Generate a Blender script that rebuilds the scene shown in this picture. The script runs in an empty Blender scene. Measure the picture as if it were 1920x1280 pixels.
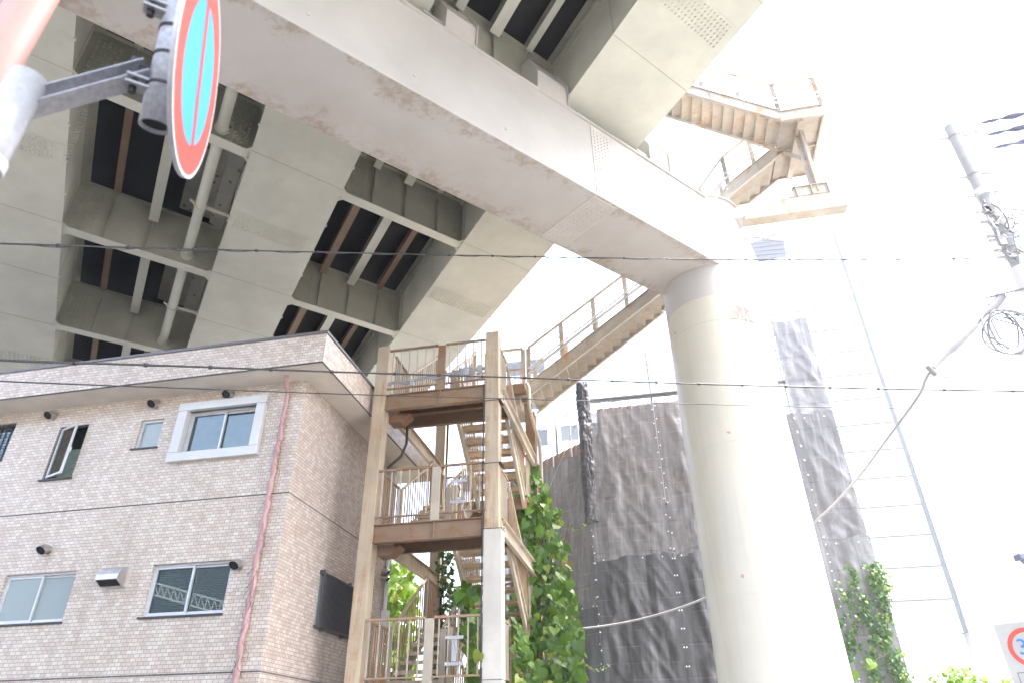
import bpy, bmesh, math, random
from mathutils import Vector, Matrix, noise
rnd = random.Random(7)
PI = math.pi
sc = bpy.context.scene
COL = sc.collection

# ------------------------------------------------------------------ camera (solved from vanishing points)
F_PX, CX, CY = 1280.0, 960.0, 640.0
CAM = Vector((0, 0, 1.6))
_up = Vector((930 - CX, -(-1470 - CY), -F_PX)).normalized()
_y = Vector((0, 0, -1)); _y = (_y - _up * _y.dot(_up)).normalized()
_x = _y.cross(_up)
RM = Matrix((_x, _y, _up))
def ray(x, y):
    return (RM @ Vector((x - CX, -(y - CY), -F_PX))).normalized()
cd = bpy.data.cameras.new('camera'); cam = bpy.data.objects.new('camera', cd); COL.objects.link(cam)
cam.matrix_world = Matrix.Translation(CAM) @ RM.to_4x4()
cd.sensor_width = 36.0; cd.lens = 24.0; cd.clip_start = 0.05; cd.clip_end = 3000
cd.dof.use_dof = True; cd.dof.focus_distance = 14.0; cd.dof.aperture_fstop = 2.8
sc.camera = cam

# ------------------------------------------------------------------ frames
TH = math.radians(11.2)
E1 = Vector((math.cos(TH), -math.sin(TH), 0)); E2 = Vector((math.sin(TH), math.cos(TH), 0))
def T(p): return E1 * p[0] + E2 * p[1] + Vector((0, 0, p[2]))           # street frame: u along facades, v away
def W(p): return Vector(p)
def onv(x, y, v):
    r = ray(x, y); t = (v - CAM.dot(E2)) / r.dot(E2); P = CAM + r * t
    return Vector((P.dot(E1), P.dot(E2), P.z))
def onz(x, y, z):
    r = ray(x, y); t = (z - CAM.z) / r.z; P = CAM + r * t
    return Vector((P.dot(E1), P.dot(E2), P.z))
def ond(x, y, d):
    r = ray(x, y); return CAM + r * (d / math.hypot(r.x, r.y))
def slant(x, y, d): return CAM + ray(x, y) * d
def hv(az): a = math.radians(az); return Vector((math.sin(a), math.cos(a), 0))
COLC = hv(19.3) * 15.0
DC, DN, DG = hv(50.02), hv(140.02), hv(-30.5)
SL, SG, HG = math.tan(math.radians(3.565)), math.tan(math.radians(-4.77)), 14.1
def S(p):                                                              # viaduct frame: s across, q along, h above box soffit
    return COLC + DC * p[0] + DG * p[1] + Vector((0, 0, HG + SL * p[0] + SG * p[1] + p[2]))
def Bm(p):                                                             # pier beam frame: s along beam, n across, z
    return COLC + DC * p[0] + DN * p[1] + Vector((0, 0, p[2] + SL * p[0]))

# ------------------------------------------------------------------ mesh builder
WM = {}
class MB:
    def __init__(s, xf=T): s.v = []; s.f = []; s.xf = xf; s.sm = []
    def add(s, vs, fs, smooth=False):
        n = len(s.v); s.v += [Vector(p) for p in vs]
        for f in fs: s.f.append([n + i for i in f]); s.sm.append(smooth)
    def box(s, lo, hi):
        x0, y0, z0 = lo; x1, y1, z1 = hi
        s.add([(x0,y0,z0),(x1,y0,z0),(x1,y1,z0),(x0,y1,z0),(x0,y0,z1),(x1,y0,z1),(x1,y1,z1),(x0,y1,z1)],
              [(0,3,2,1),(4,5,6,7),(0,1,5,4),(1,2,6,5),(2,3,7,6),(3,0,4,7)])
        return s
    def bar(s, a, b, w, h, up=(0, 0, 1)):
        a = Vector(a); b = Vector(b); d = (b - a).normalized(); up = Vector(up)
        sd = d.cross(up)
        if sd.length < 1e-5: sd = d.cross(Vector((0, 1, 0)))
        sd.normalize(); u = sd.cross(d).normalized()
        vs = []
        for p in (a, b):
            for i, j in ((-1,-1),(1,-1),(1,1),(-1,1)): vs.append(p + sd * (w/2*i) + u * (h/2*j))
        s.add(vs, [(0,1,2,3),(7,6,5,4),(0,4,5,1),(1,5,6,2),(2,6,7,3),(3,7,4,0)]); return s
    def tube(s, pts, r, n=10, cap=True):
        pts = [Vector(p) for p in pts]; rs = r if isinstance(r, (list, tuple)) else [r] * len(pts)
        prev = None; rings = []
        for i, p in enumerate(pts):
            d = (pts[min(i+1, len(pts)-1)] - pts[max(i-1, 0)]).normalized()
            if prev is None:
                a = Vector((0,0,1)) if abs(d.z) < .9 else Vector((1,0,0))
                x = d.cross(a).normalized()
            else: x = (prev - d * prev.dot(d)).normalized()
            prev = x; y = d.cross(x)
            rings.append([p + x * (rs[i]*math.cos(2*PI*k/n)) + y * (rs[i]*math.sin(2*PI*k/n)) for k in range(n)])
        vs = [q for R in rings for q in R]; fs = []
        for i in range(len(pts)-1):
            for k in range(n): fs.append((i*n+k, i*n+(k+1)%n, (i+1)*n+(k+1)%n, (i+1)*n+k))
        s.add(vs, fs, True)
        if cap:
            s.add(rings[0], [tuple(range(n))[::-1]]); s.add(rings[-1], [tuple(range(n))])
        return s
    def pipe(s, a, b, r, t, n=20):                                      # open-ended hollow pipe
        a = Vector(a); b = Vector(b); d = (b-a).normalized()
        x = d.cross(Vector((0,0,1)) if abs(d.z) < .9 else Vector((1,0,0))).normalized(); y = d.cross(x)
        R = []
        for p, q in ((a, r), (b, r), (b, r-t), (a, r-t)):
            R.append([p + x*(q*math.cos(2*PI*k/n)) + y*(q*math.sin(2*PI*k/n)) for k in range(n)])
        vs = [q for r_ in R for q in r_]; fs = []
        for i in range(4):
            j = (i+1) % 4
            for k in range(n): fs.append((i*n+k, i*n+(k+1)%n, j*n+(k+1)%n, j*n+k))
        s.add(vs, fs, True); return s
    def disc(s, c, nrm, r0, r1, t, n=48, xa=None):                       # flat ring / disc with thickness t along nrm
        c = Vector(c); nrm = Vector(nrm).normalized()
        x = nrm.cross(Vector((0,0,1))).normalized() if xa is None else xa; y = x.cross(nrm)
        def ring(r, o): return [c + nrm*o + x*(r*math.cos(2*PI*k/n)) + y*(r*math.sin(2*PI*k/n)) for k in range(n)]
        a, b = ring(r1, 0), ring(r1, t)
        if r0 > 0:
            p, q = ring(r0, 0), ring(r0, t)
            vs = a+b+q+p
            fs = [(i*n+k, i*n+(k+1)%n, ((i+1)%4)*n+(k+1)%n, ((i+1)%4)*n+k) for i in range(4) for k in range(n)]
            s.add(vs, fs)
        else:
            s.add(a+b, [(k, (k+1)%n, n+(k+1)%n, n+k) for k in range(n)] + [tuple(range(n))[::-1], tuple(range(n, 2*n))])
        return s
    def prism(s, pts, ax, lo, hi):                                      # 2-D outline extruded along axis ax
        n = len(pts)
        def P(a, b, c): return (c, a, b) if ax == 0 else (a, c, b) if ax == 1 else (a, b, c)
        s.add([P(a, b, lo) for a, b in pts] + [P(a, b, hi) for a, b in pts],
              [tuple(range(n)), tuple(range(n, 2*n))[::-1]] + [(k, k+n, (k+1)%n+n, (k+1)%n) for k in range(n)])
        return s
    def studs(s, p0, du, dv, nu, nv, nrm, r=.014, hgt=.012):             # bolt heads on a plate
        p0, du, dv, nrm = map(Vector, (p0, du, dv, nrm)); a = du.normalized()*r; b = dv.normalized()*r
        for i in range(nu):
            for j in range(nv):
                c = p0 + du*i + dv*j
                base = [c + a*math.cos(PI/3*k) + b*math.sin(PI/3*k) for k in range(6)]
                top = [q*1 + nrm*hgt for q in base]
                s.add(base+top, [tuple(range(6, 12))] + [(k, (k+1)%6, 6+(k+1)%6, 6+k) for k in range(6)])
        return s
    def build(s, name, mat, parent=None, base=None, bevel=0, rz=None):
        wv = [s.xf(p) for p in s.v]
        if parent is not None: M = WM[parent.name]
        else:
            b = base if base is not None else Vector((sum(p.x for p in wv)/len(wv), sum(p.y for p in wv)/len(wv), min(p.z for p in wv)))
            M = Matrix.Translation(b)
        Mi = M.inverted()
        me = bpy.data.meshes.new(name); me.from_pydata([Mi @ p for p in wv], [], s.f)
        uvl = me.uv_layers.new(name='UVMap'); buf = [0.0]*(2*len(me.loops))
        for poly, f in zip(me.polygons, s.f):
            p0 = s.v[f[0]]; nn = Vector((0, 0, 0))
            for i in range(1, len(f)-1): nn += (s.v[f[i]]-p0).cross(s.v[f[i+1]]-p0)
            ax = max(range(3), key=lambda k: abs(nn[k]))
            for li in poly.loop_indices:
                p = s.v[f[li - poly.loop_start]]
                uv = (p.y, p.z) if ax == 0 else (p.x, p.z) if ax == 1 else (p.x, p.y)
                buf[2*li], buf[2*li+1] = uv
        uvl.data.foreach_set('uv', buf)
        me.polygons.foreach_set('use_smooth', s.sm)
        bm = bmesh.new(); bm.from_mesh(me); bmesh.ops.recalc_face_normals(bm, faces=bm.faces); bm.to_mesh(me); bm.free()
        mats = mat if isinstance(mat, list) else [mat]
        for m in mats: me.materials.append(m)
        o = bpy.data.objects.new(name, me); COL.objects.link(o)
        if parent is not None: o.parent = parent; WM[o.name] = M
        else: o.location = M.translation; WM[o.name] = M
        if bevel:
            bv = o.modifiers.new('bevel', 'BEVEL'); bv.width = bevel; bv.segments = 2; bv.limit_method = 'ANGLE'; bv.angle_limit = math.radians(50)
        return o
def tag(o, label=None, cat=None, group=None, kind=None):
    if label: o['label'] = label
    if cat: o['category'] = cat
    if group: o['group'] = group
    if kind: o['kind'] = kind
    return o
def thing(name, label, cat, loc, rz=0.0, group=None):
    o = bpy.data.objects.new(name, None); COL.objects.link(o); o.empty_display_size = .3
    o.location = loc; o.rotation_euler = (0, 0, rz)
    WM[o.name] = Matrix.Translation(Vector(loc)) @ Matrix.Rotation(rz, 4, 'Z')
    return tag(o, label, cat, group)

# ------------------------------------------------------------------ materials
class NT:
    def __init__(s, name):
        s.m = bpy.data.materials.new(name); s.m.use_nodes = True; s.t = s.m.node_tree; s.n = s.t.nodes
        s.b = s.n['Principled BSDF']; s.out = s.n['Material Output']
    def new(s, ty, **kw):
        x = s.n.new(ty)
        for k, v in kw.items():
            if k in x.inputs: x.inputs[k].default_value = v
            else: setattr(x, k, v)
        return x
    def l(s, a, b): s.t.links.new(a, b)
    def coord(s, kind='Object', scale=(1,1,1)):
        tc = s.new('ShaderNodeTexCoord'); mp = s.new('ShaderNodeMapping'); s.l(tc.outputs[kind], mp.inputs['Vector'])
        mp.inputs['Scale'].default_value = scale; return mp.outputs['Vector']
    def noise(s, vec, scale, detail=4, rough=.55):
        x = s.new('ShaderNodeTexNoise'); x.inputs['Scale'].default_value = scale; x.inputs['Detail'].default_value = detail
        x.inputs['Roughness'].default_value = rough; s.l(vec, x.inputs['Vector']); return x.outputs['Fac']
    def ramp(s, fac, a, b, lo=(0,0,0,1), hi=(1,1,1,1)):
        x = s.new('ShaderNodeValToRGB'); e = x.color_ramp.elements
        e[0].position = a; e[0].color = lo; e[1].position = b; e[1].color = hi; s.l(fac, x.inputs['Fac']); return x.outputs['Color']
    def mix(s, fac, a, b, mode='MIX'):
        x = s.new('ShaderNodeMix'); x.data_type = 'RGBA'; x.blend_type = mode
        for sock, val in ((x.inputs[0], fac), (x.inputs[6], a), (x.inputs[7], b)):
            if hasattr(val, 'links') or isinstance(val, bpy.types.NodeSocket): s.l(val, sock)
            elif isinstance(val, (int, float)): sock.default_value = val
            else: sock.default_value = (*val, 1) if len(val) == 3 else val
        return x.outputs[2]
    def math(s, op, a, b=0.0):
        x = s.new('ShaderNodeMath'); x.operation = op
        for i, v in enumerate((a, b)):
            if isinstance(v, bpy.types.NodeSocket): s.l(v, x.inputs[i])
            else: x.inputs[i].default_value = v
        return x.outputs[0]
    def bump(s, h, strength=.2, dist=.01):
        x = s.new('ShaderNodeBump'); x.inputs['Strength'].default_value = strength; x.inputs['Distance'].default_value = dist
        s.l(h, x.inputs['Height']); s.l(x.outputs['Normal'], s.b.inputs['Normal']); return x
    def col(s, c): 
        if isinstance(c, bpy.types.NodeSocket): s.l(c, s.b.inputs['Base Color'])
        else: s.b.inputs['Base Color'].default_value = (*c, 1)
    def set(s, rough=None, metal=None, spec=None):
        if rough is not None: s.b.inputs['Roughness'].default_value = rough
        if metal is not None: s.b.inputs['Metallic'].default_value = metal
        if spec is not None: s.b.inputs['Specular IOR Level'].default_value = spec
        return s.m

def paint(name, base, var=.10, rough=.55, rust=0.0, rustcol=(.27, .13, .055), streak=(3, 3, .5), seed=0.0, grime=.25, thr=.56):
    t = NT(name); v = t.coord('Object')
    mp = t.new('ShaderNodeMapping'); t.l(v, mp.inputs['Vector']); mp.inputs['Scale'].default_value = streak; mp.inputs['Location'].default_value = (seed, seed*1.7, seed*.3)
    big = t.noise(v, .9, 5, .6); st = t.noise(mp.outputs['Vector'], 1.6, 6, .65); fine = t.noise(v, 38, 3, .6)
    dark = tuple(c*(1-grime) for c in base); lite = tuple(min(.9, c*(1+var)) for c in base)
    c = t.mix(t.ramp(big, .3, .7), dark, lite)
    c = t.mix(t.math('MULTIPLY', t.ramp(st, .45, .75), grime), c, tuple(x*.55 for x in base))
    if rust > 0:
        r = t.ramp(st, thr, thr+.16)
        r2 = t.ramp(t.noise(v, 2.6, 6, .7), .40, .62)
        rf = t.math('MULTIPLY', t.math('MULTIPLY', r, r2), rust)
        rc = t.mix(t.ramp(fine, .35, .65), rustcol, tuple(min(.6, x*1.9) for x in rustcol))
        c = t.mix(rf, c, rc)
    t.col(c); t.set(rough=rough); t.bump(fine, .08, .004)
    return t.m
def plain(name, c, rough=.5, metal=0.0, var=.12, scale=9.0):
    t = NT(name); v = t.coord('Object'); n = t.noise(v, scale, 4)
    t.col(t.mix(t.ramp(n, .3, .7), tuple(x*(1-var) for x in c), tuple(min(.95, x*(1+var)) for x in c))); return t.set(rough=rough, metal=metal)
def glass(name, tint=(.62,.72,.72), rough=.0, diffuse=0.0, ior=2.1, dcol=(.5,.55,.53)):
    # window glass: fresnel reflection over a tinted see-through pane (diffuse > 0 frosts it)
    t = NT(name); fr = t.new('ShaderNodeFresnel'); gb_ = t.new('ShaderNodeNewGeometry'); t.l(t.math('ADD', t.math('MULTIPLY', gb_.outputs['Backfacing'], 1/ior-ior), ior), fr.inputs[0])
    gl = t.new('ShaderNodeBsdfGlossy'); gl.inputs['Roughness'].default_value = rough
    tr = t.new('ShaderNodeBsdfTransparent'); tr.inputs[0].default_value = (*tint, 1); body = tr.outputs[0]
    if diffuse > 0:
        df = t.new('ShaderNodeBsdfDiffuse'); uv = t.coord('UV'); wv = t.new('ShaderNodeTexChecker'); wv.inputs['Scale'].default_value = 70; t.l(uv, wv.inputs[0])
        t.l(t.mix(t.math('MULTIPLY', wv.outputs['Fac'], .25), dcol, tuple(x*.7 for x in dcol)), df.inputs[0]); m2 = t.new('ShaderNodeMixShader'); m2.inputs[0].default_value = diffuse
        t.l(body, m2.inputs[1]); t.l(df.outputs[0], m2.inputs[2]); body = m2.outputs[0]
    mx = t.new('ShaderNodeMixShader'); t.l(fr.outputs[0], mx.inputs[0]); t.l(body, mx.inputs[1]); t.l(gl.outputs[0], mx.inputs[2])
    t.l(mx.outputs[0], t.out.inputs['Surface']); return t.m

def tile_mat(name, c1, c2, mort=(.16,.135,.12), stain=(.30,.20,.145), tint=1.0):
    t = NT(name); uv = t.coord('UV'); ob = t.coord('Object')
    br = t.new('ShaderNodeTexBrick'); t.l(uv, br.inputs['Vector']); br.offset = .5
    br.inputs['Scale'].default_value = 1; br.inputs['Brick Width'].default_value = .106; br.inputs['Row Height'].default_value = .060
    br.inputs['Mortar Size'].default_value = .0036; br.inputs['Mortar Smooth'].default_value = .15; br.inputs['Bias'].default_value = -.05
    br.inputs['Color1'].default_value = (0,0,0,1); br.inputs['Color2'].default_value = (1,1,1,1); br.inputs['Mortar'].default_value = (.5,.5,.5,1)
    ca = t.mix(br.outputs['Color'], c1, c2)
    # second, offset random per tile for a third shade
    wn = t.new('ShaderNodeTexWhiteNoise'); wn.noise_dimensions = '2D'
    sx = t.new('ShaderNodeSeparateXYZ'); t.l(uv, sx.inputs[0])
    row = t.math('FLOOR', t.math('DIVIDE', sx.outputs[1], .060))
    off = t.math('MULTIPLY', t.math('FLOORED_MODULO', row, 2.0), .5)
    colx = t.math('FLOOR', t.math('ADD', t.math('DIVIDE', sx.outputs[0], .106), off))
    cb = t.new('ShaderNodeCombineXYZ'); t.l(colx, cb.inputs[0]); t.l(row, cb.inputs[1]); t.l(cb.outputs[0], wn.inputs['Vector'])
    ca = t.mix(t.math('MULTIPLY', t.ramp(wn.outputs['Value'], .0, 1.0), .16), ca, tuple(x*.72 for x in c1))
    big = t.ramp(t.noise(ob, .55, 4, .6), .42, .70); ca = t.mix(t.math('MULTIPLY', big, .20), ca, stain)
    drip = t.ramp(t.noise(t.coord('Object', (3.5, 3.5, .22)), 1.5, 6, .7), .50, .72); ca = t.mix(t.math('MULTIPLY', drip, .26), ca, (.25,.20,.165))
    c = t.mix(br.outputs['Fac'], ca, mort)
    t.col(c)
    rg = t.new('ShaderNodeMapRange'); t.l(br.outputs['Fac'], rg.inputs[0]); rg.inputs[3].default_value = .22; rg.inputs[4].default_value = .85
    t.l(rg.outputs[0], t.b.inputs['Roughness'])
    inv = t.math('SUBTRACT', 1.0, br.outputs['Fac']); tl = t.math('MULTIPLY', wn.outputs['Value'], .25)
    t.bump(t.math('ADD', inv, tl), .5, .004); return t.m

def leaf_mat(name, c1, c2, trans=.35):
    t = NT(name); v = t.coord('Object'); n = t.noise(v, 3.0, 3); oi = t.new('ShaderNodeTexWhiteNoise'); oi.noise_dimensions = '1D'
    g = t.new('ShaderNodeNewGeometry'); t.l(g.outputs['Random Per Island'], oi.inputs['W'])
    f = t.math('ADD', t.math('MULTIPLY', oi.outputs['Value'], .7), t.math('MULTIPLY', n, .3))
    c = t.mix(t.ramp(f, .2, .8), tuple(x*.72 for x in c1), c2); c = t.mix(t.math('MULTIPLY', t.math('GREATER_THAN', oi.outputs['Value'], .94), .7), c, (.30,.32,.06)); c = t.mix(t.math('MULTIPLY', t.math('LESS_THAN', oi.outputs['Value'], .02), .8), c, (.20,.12,.05)); t.col(c); t.set(rough=.38)
    tl = t.new('ShaderNodeBsdfTranslucent'); t.l(t.mix(.5, c, (.25,.42,.03)), tl.inputs['Color'])
    mx = t.new('ShaderNodeMixShader'); mx.inputs[0].default_value = trans
    t.l(t.b.outputs[0], mx.inputs[1]); t.l(tl.outputs[0], mx.inputs[2]); t.l(mx.outputs[0], t.out.inputs['Surface']); return t.m

def net_mat(name, dens, c=(.055,.057,.062), bright=(.30,.31,.33)):
    # woven dust netting: threads + pinholes blended to a partial transparency, chalky wear patches, painted fold light and shade
    t = NT(name); ob = t.coord('Object'); uv = t.coord('UV', (9, 9, 9))
    n = t.noise(ob, 1.3, 6, .65); st = t.noise(t.coord('Object', (2.2, 2.2, .5)), 1.0, 5, .6)
    mpd = t.new('ShaderNodeMapping'); t.l(ob, mpd.inputs['Vector']); mpd.inputs['Rotation'].default_value = (0, math.radians(32), 0); mpd.inputs['Scale'].default_value = (5.5, 1, .45)
    sd2 = t.noise(mpd.outputs['Vector'], 1.0, 5, .62)
    cc = t.mix(t.math('MULTIPLY', t.ramp(st, .52, .80), .35), c, bright)
    cc = t.mix(t.math('MULTIPLY', t.ramp(sd2, .54, .74), .38), cc, bright); cc = t.mix(t.math('MULTIPLY', t.ramp(sd2, .46, .30), .45), cc, tuple(x*.45 for x in c))  # diagonal streaks: lit and shaded sides of folds painted into the colour
    sp = t.new('ShaderNodeSeparateXYZ'); t.l(t.coord('UV'), sp.inputs[0]); wob = t.math('MULTIPLY', t.math('SUBTRACT', n, .5), .10)
    for axis, pitch, wd_, amt, colr_ in ((1, .41, .016, .30, bright), (1, .83, .022, .45, (.02,.02,.022)), (0, .91, .016, .45, (.02,.02,.022)), (0, .37, .010, .16, bright)):
        q = t.math('FLOORED_MODULO', t.math('ADD', sp.outputs[axis], wob), pitch)
        cc = t.mix(t.math('MULTIPLY', t.math('MULTIPLY', t.math('LESS_THAN', q, wd_), amt), t.ramp(t.noise(ob, 2.3, 4), .42, .60)), cc, colr_)
    t.col(cc); t.set(rough=.42)
    tr = t.new('ShaderNodeBsdfTransparent'); mx = t.new('ShaderNodeMixShader')
    d = t.math('ADD', dens, t.math('MULTIPLY', t.math('SUBTRACT', n, .5), .35 if dens < .9 else .04)); d.node.use_clamp = True
    t.l(d, mx.inputs[0]); t.l(tr.outputs[0], mx.inputs[1]); t.l(t.b.outputs[0], mx.inputs[2]); t.l(mx.outputs[0], t.out.inputs['Surface'])
    t.bump(t.noise(ob, 14, 4), .25, .02)
    return t.m

M = {}
M['girder'] = paint('girder_paint', (.575,.575,.495), var=.06, rough=.45, grime=.13, rust=.22, rustcol=(.36,.28,.19), streak=(1.6,1.6,.6), thr=.58)
M['girder_web'] = paint('girder_paint_shaded', (.37,.365,.295), var=.08, rough=.55, grime=.2)  # girder paint darkened: shade inside the gaps put into the colour
M['pier'] = paint('pier_paint', (.53,.505,.47), var=.07, rough=.42, grime=.10)
M['rusty_stringer'] = paint('rusty_stringer', (.27,.20,.14), rough=.7, rust=.9, rustcol=(.19,.105,.055), streak=(2,2,2), thr=.42)
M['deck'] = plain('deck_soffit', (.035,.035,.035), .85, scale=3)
M['tower'] = paint('stair_paint', (.52,.425,.305), var=.12, rough=.5, rust=1.0, rustcol=(.27,.145,.06), streak=(5,5,.35), thr=.50, grime=.30)
M['tower_rust'] = paint('stair_rust', (.27,.185,.115), var=.12, rough=.6, rust=1.0, rustcol=(.17,.075,.035), streak=(1.2,1.2,2.5), thr=.42, seed=3.3)
M['tower_rust_shaded'] = paint('stair_rust_shaded', (.22,.145,.09), var=.12, rough=.6, rust=1.0, rustcol=(.15,.065,.03), streak=(1.2,1.2,2.5), thr=.42, seed=6.3)  # rust darkened further: shade under the landings put into the colour
M['tower_rail'] = paint('stair_rail_paint', (.36,.26,.17), var=.15, rough=.55, rust=1.0, rustcol=(.28,.13,.055), streak=(2,2,2), thr=.44, seed=5.1)
M['tower_pale'] = paint('stair_pale_paint', (.49,.425,.335), var=.08, rough=.5, rust=.7, rustcol=(.34,.2,.09), streak=(3,3,.6), thr=.58, seed=8.0)
M['upstair'] = paint('upper_stair_paint', (.50,.45,.37), var=.08, rough=.5, rust=.9, rustcol=(.32,.17,.07), streak=(2.2,2.2,1.2), thr=.49, seed=2.0)
M['upstair_pale'] = paint('cladding_paint', (.60,.56,.49), var=.06, rough=.45, rust=.3, rustcol=(.34,.2,.09), streak=(4,4,.4), thr=.56, seed=4.0)
M['soffit'] = plain('soffit_render', (.62,.57,.50), .8, scale=2.2, var=.08)
M['tile'] = tile_mat('wall_tile', (.60,.49,.395), (.755,.68,.58), mort=(.23,.195,.175))
M['tile_side'] = tile_mat('side_wall_tile_shaded', (.46,.38,.325), (.60,.53,.47), mort=(.19,.16,.145), stain=(.36,.28,.22))  # darker copy of the wall tile, side wall shade put into its colour
M['tile_trim'] = tile_mat('parapet_tile', (.59,.475,.385), (.77,.695,.60), mort=(.23,.195,.175))
M['joint'] = plain('sealant_joint', (.11,.10,.095), .8)
M['coping'] = plain('coping_metal', (.16,.15,.155), .4, .3)
M['alu'] = plain('aluminium', (.62,.63,.64), .35, .35, var=.06)
M['alu_dark'] = plain('bronze_aluminium', (.06,.058,.06), .4, .3)
M['grille'] = plain('grille_aluminium', (.085,.083,.088), .35, .3)
M['stainless'] = plain('stainless_hood', (.52,.49,.46), .28, .85, var=.1)
M['stone'] = paint('window_surround_stone', (.66,.67,.67), var=.05, rough=.55, grime=.12)
M['dark'] = plain('void_shade', (.02,.02,.022), .8)  # near-black colour standing for the shade inside pipes, vents and openings
M['room'] = plain('room_wall', (.34,.36,.32), .8)
M['glass'] = glass('window_glass')
M['frost'] = glass('frosted_glass', rough=.18, diffuse=.9, ior=1.8, dcol=(.36,.42,.41))
M['blind'] = plain('venetian_blind', (.62,.66,.63), .5)
M['pink'] = paint('pink_downpipe', (.47,.285,.27), var=.12, rough=.5, grime=.22)
M['galv'] = plain('galvanised_steel', (.42,.42,.435), .45, .2, var=.22, scale=60)
M['galv_white'] = plain('white_galvanised', (.52,.53,.55), .4, .2, var=.1, scale=50)
M['bolt'] = plain('dark_bolt_steel', (.05,.048,.05), .5, .6)
M['sign_red'] = plain('sign_red_film', (.52,.075,.055), .35, var=.03)
M['sign_blue'] = plain('sign_blue_film', (.045,.36,.72), .35, var=.03)
M['num_blue'] = plain('numeral_blue', (.03,.19,.55), .4, var=.03)
M['sign_white'] = plain('sign_white_film', (.74,.75,.75), .4, var=.03)
M['board_white_shaded'] = plain('board_film_shaded', (.40,.41,.42), .45, var=.04)  # white film greyed, shade on the board face put into the colour
M['red_post'] = plain('red_post_paint', (.55,.29,.24), .38, var=.05, scale=4)
M['wire'] = plain('cable_sheath', (.035,.035,.04), .55)
M['wire_grey'] = plain('grey_cable_sheath', (.30,.30,.315), .5)
M['concrete'] = plain('pole_concrete', (.42,.44,.47), .75, var=.1, scale=5)
M['porcelain'] = plain('insulator_porcelain', (.10,.12,.19), .25)
M['ground'] = plain('asphalt_ground', (.105,.105,.102), .9, var=.2, scale=2)
M['pave'] = plain('pavement_concrete', (.20,.197,.19), .85, var=.12, scale=1.4)
M['panel'] = plain('white_cladding', (.78,.79,.80), .4, var=.03, scale=.2)
M['panel_joint'] = plain('cladding_joint', (.14,.145,.15), .6)
M['tower_glass'] = plain('blue_tower_glass', (.10,.118,.13), .5, var=.05)
M['pale_wall'] = plain('pale_render', (.72,.73,.74), .7, var=.04, scale=.4)
M['office'] = plain('dark_office_wall', (.13,.15,.175), .6, var=.2, scale=.5)
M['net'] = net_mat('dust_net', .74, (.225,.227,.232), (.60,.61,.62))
M['net_dark'] = net_mat('dark_dust_sheet', 1.1, (.078,.080,.085), (.28,.285,.30))
M['net_light_offset'] = net_mat('light_offset_net', 1.02, (.205,.208,.216), (.36,.365,.38))  # netting copies from here: tone set apart to offset the light they get
M['net_top'] = net_mat('light_offset_net_top', .94, (.24,.245,.255), (.42,.43,.44))
M['net_wrap'] = net_mat('plastic_wrap', 1.1, (.05,.05,.055), (.20,.20,.215))
M['scaf'] = plain('scaffold_tube', (.36,.37,.39), .4, .5, var=.2, scale=20)
M['hoard'] = paint('brown_steel_sheet', (.24,.165,.13), var=.2, rough=.6, rust=.8, rustcol=(.20,.09,.05), streak=(2,2,.4))
M['leaf'] = leaf_mat('vine_leaf', (.045,.125,.018), (.14,.28,.045), .36)
M['leaf_dark'] = leaf_mat('ivy_leaf_dark', (.015,.05,.018), (.04,.10,.03), .2)
M['leaf_lime'] = leaf_mat('lime_leaf', (.07,.16,.02), (.17,.28,.05), .45)
M['leaf_ivy'] = leaf_mat('ivy_leaf', (.03,.10,.03), (.09,.20,.05), .3)
M['stem'] = plain('vine_stem', (.10,.07,.04), .8)

def pier_column_mat():
    t = NT('column_paint'); ob = t.coord('Object'); sx = t.new('ShaderNodeSeparateXYZ'); t.l(ob, sx.inputs[0])
    n = t.noise(ob, .8, 5); fine = t.noise(ob, 9, 6, .7)
    zz = t.math('ADD', sx.outputs[2], t.math('MULTIPLY', t.math('SUBTRACT', n, .5), .02))
    cream = t.mix(t.ramp(n, .3, .7), (.585,.565,.485), (.645,.62,.54)); grey = (.50,.485,.47)
    c = t.mix(t.math('GREATER_THAN', zz, 10.72), cream, grey)
    band = t.math('MULTIPLY', t.ramp(sx.outputs[2], 0, 1), 1.0)
    # old rust patch under the paint step on the street side, and a few chips
    g1 = t.new('ShaderNodeMapRange'); g1.interpolation_type = 'SMOOTHSTEP'; t.l(sx.outputs[2], g1.inputs[0]); g1.inputs[1].default_value = 9.7; g1.inputs[2].default_value = 10.1
    g2 = t.new('ShaderNodeMapRange'); g2.interpolation_type = 'SMOOTHSTEP'; t.l(sx.outputs[2], g2.inputs[0]); g2.inputs[1].default_value = 10.75; g2.inputs[2].default_value = 10.3
    g3 = t.new('ShaderNodeMapRange'); g3.interpolation_type = 'SMOOTHSTEP'; t.l(sx.outputs[0], g3.inputs[0]); g3.inputs[1].default_value = -.25; g3.inputs[2].default_value = .35
    st = t.noise(t.coord('Object', (4, 4, 1.2)), 1.6, 7, .75)
    m = t.math('MULTIPLY', t.math('MULTIPLY', g1.outputs[0], g2.outputs[0]), t.math('MULTIPLY', g3.outputs[0], t.ramp(st, .34, .52)))
    c = t.mix(t.math('MULTIPLY', t.ramp(t.noise(t.coord('Object', (5, 5, .25)), 1.4, 5, .65), .48, .75), .22), c, (.40,.37,.31))
    c = t.mix(m, c, t.mix(t.ramp(fine, .4, .6), (.20,.085,.05), (.07,.028,.02)))
    vo = t.new('ShaderNodeTexVoronoi'); vo.inputs['Scale'].default_value = 1.1; t.l(ob, vo.inputs['Vector'])
    chip = t.math('LESS_THAN', t.math('ADD', vo.outputs['Distance'], t.math('MULTIPLY', fine, .10)), .095)
    c = t.mix(t.math('MULTIPLY', chip, .75), c, (.45,.22,.15))
    t.col(c); t.set(rough=.4); t.bump(fine, .06, .005); return t.m
M['column'] = pier_column_mat()

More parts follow.
